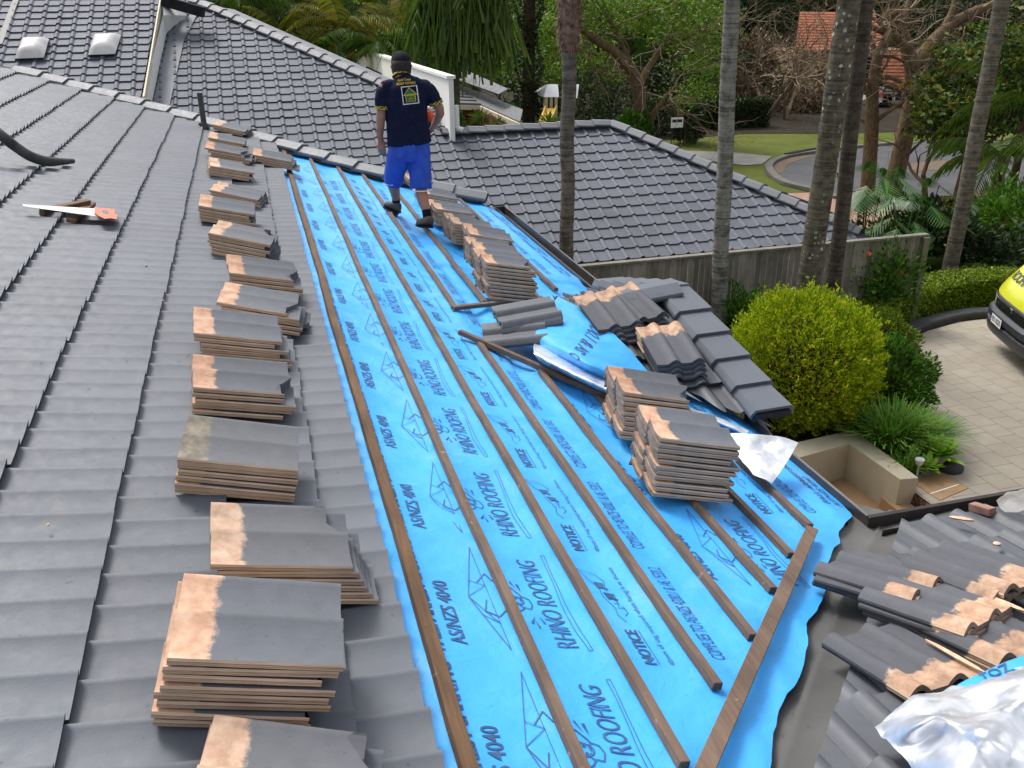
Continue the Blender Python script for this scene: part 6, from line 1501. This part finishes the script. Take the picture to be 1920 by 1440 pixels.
def shrubY(px, py, Y, rad, n, s, mat, label, grp=None, lump=.25, shell=.6, name='shrub', cat='shrub'):
    c = atY(px, py, Y); z0 = gz(c[0], Y); e = treeobj(label, cat, (c[0], Y, z0), grp, name); P, d = blob(c, rad, n, shell, lump, px, z0); quads('foliage', leaves(P, s, .25, .45, d), mat, e)
    mb = MB(); rs_ = random.Random(px)
    for i in range(5): a = rs_.uniform(0, 6.28); mb.tube([(c[0], Y, z0), (c[0]+rad[0]*.3*math.cos(a), Y+rad[1]*.3*math.sin(a), c[2]-rad[2]*.3), (c[0]+rad[0]*.6*math.cos(a), Y+rad[1]*.6*math.sin(a), c[2]+rad[2]*.4)], [.04, .03, .01], 5, False)
    mb.build('stems', 'bark', e); return e
gB = 'shrubs beyond the garden'
shrubY(1760, 470, 16.5, (1.2, .9, 1.1), 5200, .13, 'lf_dark', 'dark green understorey shrub behind the leaning grey trunk', gB)
shrubY(1850, 500, 16, (1.4, .9, .9), 5200, .12, 'lf_dark', 'dark shrub above the hedge left of the van', gB)
shrubY(1900, 430, 17.5, (1.3, 1, 1.3), 5200, .13, 'lf_green', 'pale tipped shrub above the van windscreen', gB)
shrubY(1690, 470, 17, (1.5, .8, .9), 3800, .12, 'lf_dark', 'dark shrub hidden low behind the fence end', gB)
def fan(px, py, Y, n, L, ll, mat, label, el=(.1, 1.0), droop=1.3, grp='palms and cycads beyond the hedge', cat='palm', name='small_palm', nl=26, lw=.014, trunk=.12):
    c = atY(px, py, Y); z0 = gz(c[0], Y); e = treeobj(label, cat, (c[0], Y, z0), grp, name); Q, RS = palm_crown(c, n, L, ll, droop, el, nl, lw); quads('crown', Q, mat, e)
    mb = MB(); mb.tube([(c[0], Y, z0), c], [trunk, trunk*.8], 8); 
    for R in RS: mb.tube(list(R[::6]), .008, 4, False)
    mb.build('trunk', 'bark_d', e); return e
fan(1790, 505, 15.6, 13, 1.1, .30, 'lf_palm', 'low cycad with arching fronds behind the hedge')
fan(1880, 520, 15.2, 11, .9, .26, 'lf_palm', 'small cycad beside the van bonnet')
fan(1880, 290, 19.5, 17, 2.2, .55, 'lf_palm', 'arching palm on the far right below the broad leaved tree')
fan(1840, 395, 18.5, 11, 1.6, .4, 'lf_palmy', 'yellowish small palm right of the leaning trunk')
fan(1930, 200, 21, 16, 2.4, .55, 'lf_palm', 'tall palm cut off by the right edge of the photo')
# ---- broad leaved tree on the right
def leaftree(px, py, Y, rad, nc, cr, per, s, mat, label, limbs=None, base=None, r0=.2, grp=None, extra=None, cat='tree', name='broadleaf_tree', depth_=3, seedb=1):
    c = atY(px, py, Y); bx, by = (c[0], Y) if base is None else base; z0 = gz(bx, by); e = treeobj(label, cat, (bx, by, z0), grp, name); P = clump_crown(c, rad, nc, cr, per)
    cr_ = quads('crown', leaves(P, s, .15, .5), mat, e)
    if extra: quads('yellow_leaves', leaves(P[nr.choice(len(P), extra[0])], s*1.1, .1, .5), extra[1], e)
    mb = MB(); rr = random.Random(seedb); d = np.array([c[0]-bx, c[1]-by, (c[2]-z0)*1.0]); branches(mb, (bx, by, z0), d, np.linalg.norm(d)*.5, r0, depth_, rr, .55, .1, 8); mb.build('trunk', 'bark', e, True); return e
leaftree(1835, 170, 24, (2.0, 1.6, 1.7), 105, .7, 70, .17, 'lf_mag', 'broad leaved tree with yellowing leaves at the upper right', extra=(260, 'lf_yel'))
leaftree(1920, 110, 22, (1.3, 1.6, 1.9), 70, .6, 70, .16, 'lf_mag', 'broad leaved tree running off the right edge', extra=(60, 'lf_yel'), seedb=4)
leaftree(1765, 230, 25, (.95, 1.0, .75), 34, .45, 55, .15, 'lf_mag', 'lower leafy tree in front of the street bend', extra=(120, 'lf_yel'), seedb=5, r0=.12)
# ---- bare trees with big limbs in the street garden
def limbtree(label, spec, base, Y, r0, seed, twmat='twig', grp='leafless trees beside the street', tw=(3, .9), name='bare_tree'):
    e = treeobj(label, 'tree', base, grp, name); mb = MB(); tb = MB(); rr = random.Random(seed); tips = []
    for pts, r in spec:
        P = [atY(x, y, Y+dy) for x, y, dy in pts]; 
        if abs(P[0][2]-base[2]) < 2.5 and pts is spec[0][0]: P[0] = np.array([P[0][0], P[0][1], base[2]-.05])
        C_ = catmull(P, 14); mb.tube(C_, [r*(1-.45*i/13) for i in range(14)], 10, False)
        for k_ in (10, 13):
            for _ in range(2): branches(tb, C_[k_], np.array([rr.gauss(0, 1), rr.gauss(0, 1), rr.gauss(.5, .7)]), rr.uniform(.9, 2.0), r*.2, tw[0], rr, .8, .05, 4, .004, None, .5, (2, 4), .6)
    mb.build('trunk', 'bark', e, True); tb.build('twigs', twmat, e); return e
def gb(px, py, z=GZ): return atZ(px, py, z)
YA = 27.
ba = atY(1632, 322, YA); ba[2] = GZ
limbtree('pale leafless tree with smooth forked limbs beside the dark trunk', [([(1632, 335, 0), (1634, 250, 0), (1636, 180, 0), (1645, 110, 0), (1672, 60, 0)], .27), ([(1636, 190, 0), (1618, 160, 0), (1590, 140, .5), (1560, 138, 1)], .12), ([(1640, 150, 0), (1668, 145, -.3), (1700, 160, -.6)], .10), ([(1634, 235, 0), (1610, 222, .3), (1592, 212, .5)], .07), ([(1636, 232, 0), (1662, 212, -.3), (1695, 190, -.5)], .09), ([(1646, 110, 0), (1630, 70, .4), (1612, 20, .8), (1600, -30, 1)], .10)], ba, YA, .26, 4)
bb = atY(1690, 315, YA+1); bb[2] = GZ
limbtree('dark leafless tree with thick spreading limbs near the street', [([(1676, 330, 0), (1700, 240, 0), (1712, 170, 0), (1706, 110, 0), (1690, 60, 0), (1672, 0, 0)], .34), ([(1708, 125, 0), (1735, 95, .4), (1770, 55, .8), (1830, 20, 1.2), (1900, 5, 1.6)], .24), ([(1712, 180, 0), (1680, 165, -.4), (1650, 155, -.8), (1618, 150, -1)], .14), ([(1700, 80, 0), (1670, 65, -.5), (1630, 50, -1)], .15), ([(1765, 60, .8), (1785, 20, 1), (1800, -40, 1.2)], .13), ([(1694, 300, 0), (1716, 276, -.3), (1734, 262, -.5)], .06), ([(1690, 60, 0), (1702, 10, .3), (1720, -40, .5)], .13)], bb, YA+1, .34, 8, grp='leafless trees beside the street')
# ---- twiggy brown thicket trees in front of the orange house
for i, (px, Y, seed) in enumerate([(1440, 49, 3), (1500, 54, 5), (1556, 50, 9), (1395, 52, 12), (1470, 47, 15)]):
    c = atY(px, 230, Y); base = np.array([c[0], Y, GZ]); e = treeobj(['leafless twiggy tree left of the orange house', 'leafless twiggy tree in front of the tan wall', 'leafless tree just left of the lichen trunk', 'leafless tree behind the pale speckled trunk', 'nearest leafless twiggy tree above the grass verge'][i], 'tree', base, 'brown leafless trees across the lawn', 'bare_tree')
    tb = MB(); rr = random.Random(seed); 
    for q in range(4): branches(tb, base, np.array([rr.gauss(0, .5), rr.gauss(0, .5), 1.]), 2.6, .10, 6, rr, .75, .02, 4, .009, None, .35, (2, 3), .62)
    tb.build('twigs', 'twig', e)
gQ = 'dense shrubs behind the far lawn'
for i, (px, py, Y, r_, mt, lb) in enumerate([(1375, 205, 51, 2.0, 'twig', 'brown leafless thicket behind the pale speckled trunk'), (1450, 200, 53, 2.2, 'lf_dark', 'dark shrub under the twiggy trees near the tan wall'), (1520, 205, 50, 1.9, 'twig', 'brown leafless thicket left of the lichen trunk'), (1330, 140, 56, 2.4, 'lf_dark', 'tall dark shrub left of the twiggy trees'), (1405, 120, 56, 2.0, 'twig', 'high brown thicket left of the orange roof'), (1600, 225, 56, 1.4, 'lf_dark', 'dark shrub left of the parked four wheel drive'), (1745, 225, 50, 1.8, 'lf_dark', 'dark shrub right of the parked four wheel drive'), (1775, 110, 58, 2.2, 'twig', 'brown thicket right of the orange house')]):
    shrubY(px, py, Y, (r_*1.3, 1.4, r_), 5200, .17 if mt != 'twig' else .24, mt, lb, gQ, .2, .8)
# ---- jacaranda type tree with feathery crown
Yj = 38.; bj = atY(1205, 262, Yj); bj[2] = GZ
e = treeobj('feathery green tree with pale lichen limbs beyond the ridge end', 'tree', bj, None, 'jacaranda_tree'); mb = MB(); rr = random.Random(6); tb = MB()
for pts, r in [([(1206, 285, 0), (1204, 225, 0), (1196, 170, 0), (1182, 130, 0), (1150, 95, 0), (1110, 70, 0), (1085, 45, 0)], .30), ([(1212, 235, 0), (1232, 205, -.5), (1258, 172, -1)], .17), ([(1196, 165, 0), (1214, 130, .5), (1240, 90, 1), (1262, 50, 1.5)], .18), ([(1182, 130, 0), (1172, 95, .3), (1150, 50, .5), (1120, 0, 1)], .14), ([(1240, 92, 1), (1290, 70, 1.4), (1330, 50, 1.8)], .08)]:
    P = catmull([atY(x, y, Yj+dy) for x, y, dy in pts], 16); mb.tube(P, [r*(1-.5*i/15) for i in range(16)], 10, False)
    for k_ in (7, 10, 12, 15):
        for _ in range(3): branches(tb, P[k_], np.array([rr.gauss(0, 1), rr.gauss(0, .6), rr.gauss(-.1, .6)]), rr.uniform(1.2, 2.4), .035, 2, rr, .6, -.05, 4, .008, None, .5, (1, 3), .6)
mb.build('trunk', 'bark', e, True); tb.build('drooping_twigs', 'twig', e)
Pc = np.concatenate([clump_crown(atY(x, y, Yj+dy), (a, 1.8, b__), n, .8, 60) for x, y, dy, a, b__, n in [(1010, 60, 0, 2.4, 1.3, 60), (1120, 20, 1, 3.2, 1.0, 80), (1260, 30, 1, 2.6, 1.3, 70), (1310, 110, 2, 1.4, 1.6, 40), (960, 110, 0, 1.2, 1.0, 26), (1020, 130, 1, 1.0, .9, 16), (1290, 180, 3, 1.0, .8, 14)]])
quads('crown', leaves(Pc, .17, .0, .35), 'lf_mid', e)
# ---- weeping palm fronds hanging at top centre
Yw = 26.; cw = atY(850, -55, Yw); e = treeobj('weeping palm with long hanging green fronds at top centre', 'palm tree', (cw[0], Yw+.6, GZ), None, 'weeping_palm'); Q = []
for i in range(26):
    a = nr.rand()*6.283; R_ = .3+.75*nr.rand(); p = cw+np.array([math.cos(a)*R_*1.3, math.sin(a)*R_*.8, .2*nr.normal()])
    for j in range(40):
        b0 = p+np.array([nr.normal()*.20, nr.normal()*.20, nr.normal()*.15]); l = 1.5+1.0*nr.rand(); s_ = np.array([.012, nr.normal()*.008, 0]); dx = np.array([nr.normal()*.18, nr.normal()*.1, -1]); m_ = b0+dx*l*.5; Q.append([b0-s_, b0+s_, m_+s_, m_-s_]); Q.append([m_-s_, m_+s_, m_+dx*l*.5+s_*.2+np.array([nr.normal()*.05, 0, 0]), m_+dx*l*.5-s_*.2])
Q1, RS = palm_crown(cw+up_*.3, 14, 1.8, .5, 1.9, (.2, 1.1), 18, .02); quads('crown', np.concatenate([np.array(Q), Q1]), 'lf_palm', e)
mb = MB(); mb.tube([(cw[0], Yw+.6, GZ), cw], [.16, .12], 10); mb.build('trunk', 'tr_dark', e)
# ---- ivy covered column tree
c = atY(992, 120, 34.); e = treeobj('slim ivy covered dark trunk left of the play tower', 'tree', (c[0], 34, GZ), None, 'ivy_covered_tree'); n = 9000; zz = GZ+nr.rand(n)*(8.6-GZ); a = nr.rand(n)*6.283; rr2 = .34+.12*np.sin(zz*3)+.1*nr.rand(n)
quads('foliage', leaves(np.stack([c[0]+rr2*np.cos(a), 34+rr2*np.sin(a), zz], 1), .11, -.1, .5), 'lf_dark', e); mb = MB(); mb.tube([(c[0], 34, GZ), (c[0], 34, 8.6)], .24, 8); mb.build('trunk', 'bark_d', e)
# ---- palms at upper left-middle
gP = 'golden cane palms beyond the long hip roof'
for i, (px, py, Y, L, mt, lb) in enumerate([
 (455, 20, 34, 2.1, 'lf_palm', 'green palm just beyond the top of the long hip'), (530, 75, 33, 1.9, 'lf_palmy', 'golden palm crown left of the orange dead fronds'),
 (590, 10, 36, 2.3, 'lf_palm', 'green palm behind the orange dead fronds'), (640, 60, 32, 2.2, 'lf_palmy', 'wide golden palm above the white wall'),
 (690, 20, 36, 2.2, 'lf_palm', 'green palm high above the white wall'), (760, 60, 33, 1.9, 'lf_palmy', 'yellow green palm above the worker'),
 (710, 90, 30, 1.5, 'lf_palm', 'low palm just behind the white wall'), (580, 110, 31, 1.5, 'lf_palm', 'low palm peeping over the hip capping'), (500, -10, 37, 2.2, 'lf_palmy', 'tall palm at the top edge above the hip'), (400, -20, 36, 2.0, 'lf_palm', 'palm at the top edge near the gabled house')]):
    e = fan(px, py, Y, 17, L, .55, mt, lb, (.1, 1.35), 1.5, gP, 'palm tree', 'cane_palm', 24, .02, .10)
    if i in (1, 3, 5):
        c = atY(px, py, Y); Q, RS = palm_crown(c-up_*.15, 7, L*.8, .35, 1.6, (-.9, -.2), 18, .02); quads('dead_fronds', Q, 'lf_orange', e)
# yuccas in front of the brick house
for px, py, Y, lb in ((935, 240, 27, 'spiky yucca in front of the brick house wall'), (900, 226, 28.5, 'taller yucca against the brick house wall'), (1030, 232, 26.5, 'spiky yucca beside the yellow slide'), (1050, 238, 27, 'yucca half hidden by the shaggy palm trunk')):
    c = atY(px, py, Y); e = treeobj(lb, 'yucca', (c[0], Y, GZ), 'yuccas beyond the ridge', 'yucca'); rosette(0, 0, 0, 46, .50, .022, lb, 'lf_yucca', loc=c, el=(-.3, 1.4), e=e); mb = MB(); mb.tube([(c[0], Y, GZ), c], .07, 7); mb.build('trunk', 'bark', e)
# conifers, round shrubs, far hedge
def cone(px, py, Y, r, h, label, mat='lf_green'):
    c = atY(px, py, Y); n = 5200; t = nr.rand(n)**.6; a = nr.rand(n)*6.283; rr3 = r*t*(.8+.3*nr.rand(n)); z = c[2]+h*(1-t); e = treeobj(label, 'tree', (c[0], Y, GZ), 'trees beyond the ridge', 'conifer'); quads('foliage', leaves(np.stack([c[0]+rr3*np.cos(a), Y+rr3*np.sin(a), z], 1), .12, .3, .4), mat, e); mb = MB(); mb.tube([(c[0], Y, GZ), (c[0], Y, c[2]+h*.8)], [.1, .02], 6); mb.build('trunk', 'bark_d', e)
cone(852, 262, 23.5, .42, 1.1, 'narrow green conifer right of the white wall'); 
for px, py, Y, ra, lb in ((1165, 205, 42, 1.5, 'rounded dark shrub left of the feathery tree trunk'), (1105, 190, 44, 1.6, 'dark rounded shrub behind the shaggy palm trunk'), (1290, 232, 41, 1.0, 'clipped dark shrub right of the feathery tree'), (1190, 235, 38, .8, 'small green shrub just behind the ridge end'), (1225, 225, 44, 1.1, 'dark shrub behind the feathery tree trunk'), (955, 225, 36, .7, 'small green shrub beside the brick house corner')):
    shrubY(px, py, Y, (ra, ra, ra*.85), 4200, .13, 'lf_dark' if ra > .9 else 'lf_green', lb, 'round shrubs across the lawn', .15, .4)
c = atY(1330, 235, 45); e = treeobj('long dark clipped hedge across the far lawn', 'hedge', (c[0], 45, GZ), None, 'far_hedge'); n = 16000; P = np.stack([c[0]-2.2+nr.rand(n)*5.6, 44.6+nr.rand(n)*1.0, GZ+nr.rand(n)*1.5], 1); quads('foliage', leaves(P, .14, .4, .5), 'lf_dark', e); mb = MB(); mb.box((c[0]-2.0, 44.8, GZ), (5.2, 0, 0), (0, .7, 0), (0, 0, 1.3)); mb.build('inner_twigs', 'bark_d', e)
# ---- far wood: one mass, with some trees one can tell apart
wood_ = []; 
for i in range(420):
    Y = 74+nr.rand()*16; X = -16+nr.rand()*100*(Y/80); z = GZ+1+nr.rand()*10; wood_.append(clump_crown((X, Y, z), (1.8, 1.8, 1.4), 14, .9, 14))
P = np.concatenate(wood_); o = quads('far_wood', leaves(P, .42, .1, .55), 'lf_dark'); tag(o, 'dense dark wood filling the far background', None, None, 'stuff')
mb = MB(); mb.grid([[(x, 92+3*math.sin(x*.3), z) for x in np.linspace(-60, 130, 40)] for z in (-2, 14)]); tag(mb.build('hillside', 'lf_dark'), kind='structure')
gT = 'tall trees at the back of the garden'
for i, (px, py, Y, rad, n, lb, mt) in enumerate([
 (880, 60, 46, (3, 2, 3.2), 90, 'mid green spreading tree left of the ivy covered trunk', 'lf_mid'), (1000, 190, 52, (2.6, 2, 2.2), 70, 'dark tree behind the play tower', 'lf_dark'),
 (1090, 130, 54, (3.2, 2, 2.6), 80, 'green tree behind the shaggy palm', 'lf_mid'), (1300, 60, 52, (2.6, 2, 3.2), 90, 'bright green tree beside the pale speckled trunk', 'lf_mid'),
 (1250, 150, 50, (2.4, 2, 2.2), 70, 'dark tree behind the far hedge', 'lf_dark'), (1340, 150, 54, (2.2, 2, 2.6), 70, 'dark green tree behind the speckled trunk', 'lf_dark'), (760, 20, 48, (3, 2, 2.6), 80, 'green tree above the worker', 'lf_mid'), (430, 10, 50, (3.2, 2, 2.4), 80, 'dark tree behind the top of the hip roof', 'lf_dark'), (610, 60, 50, (3, 2, 2.4), 80, 'dark tree behind the golden palms', 'lf_dark'), (1800, 30, 46, (4, 2, 3), 90, 'brownish dark tree at the far upper right', 'lf_dark'), (20, 0, 40, (3, 2, 2), 60, 'dark tree behind the gabled house', 'lf_dark')]):
    leaftree(px, py, Y, rad, n, .9, 60, .24, mt, lb, grp=gT, r0=.3, seedb=20+i)
for o in bpy.data.objects:
    if o.parent is None and o.get('category') and not o.get('kind'): o['kind'] = 'thing'
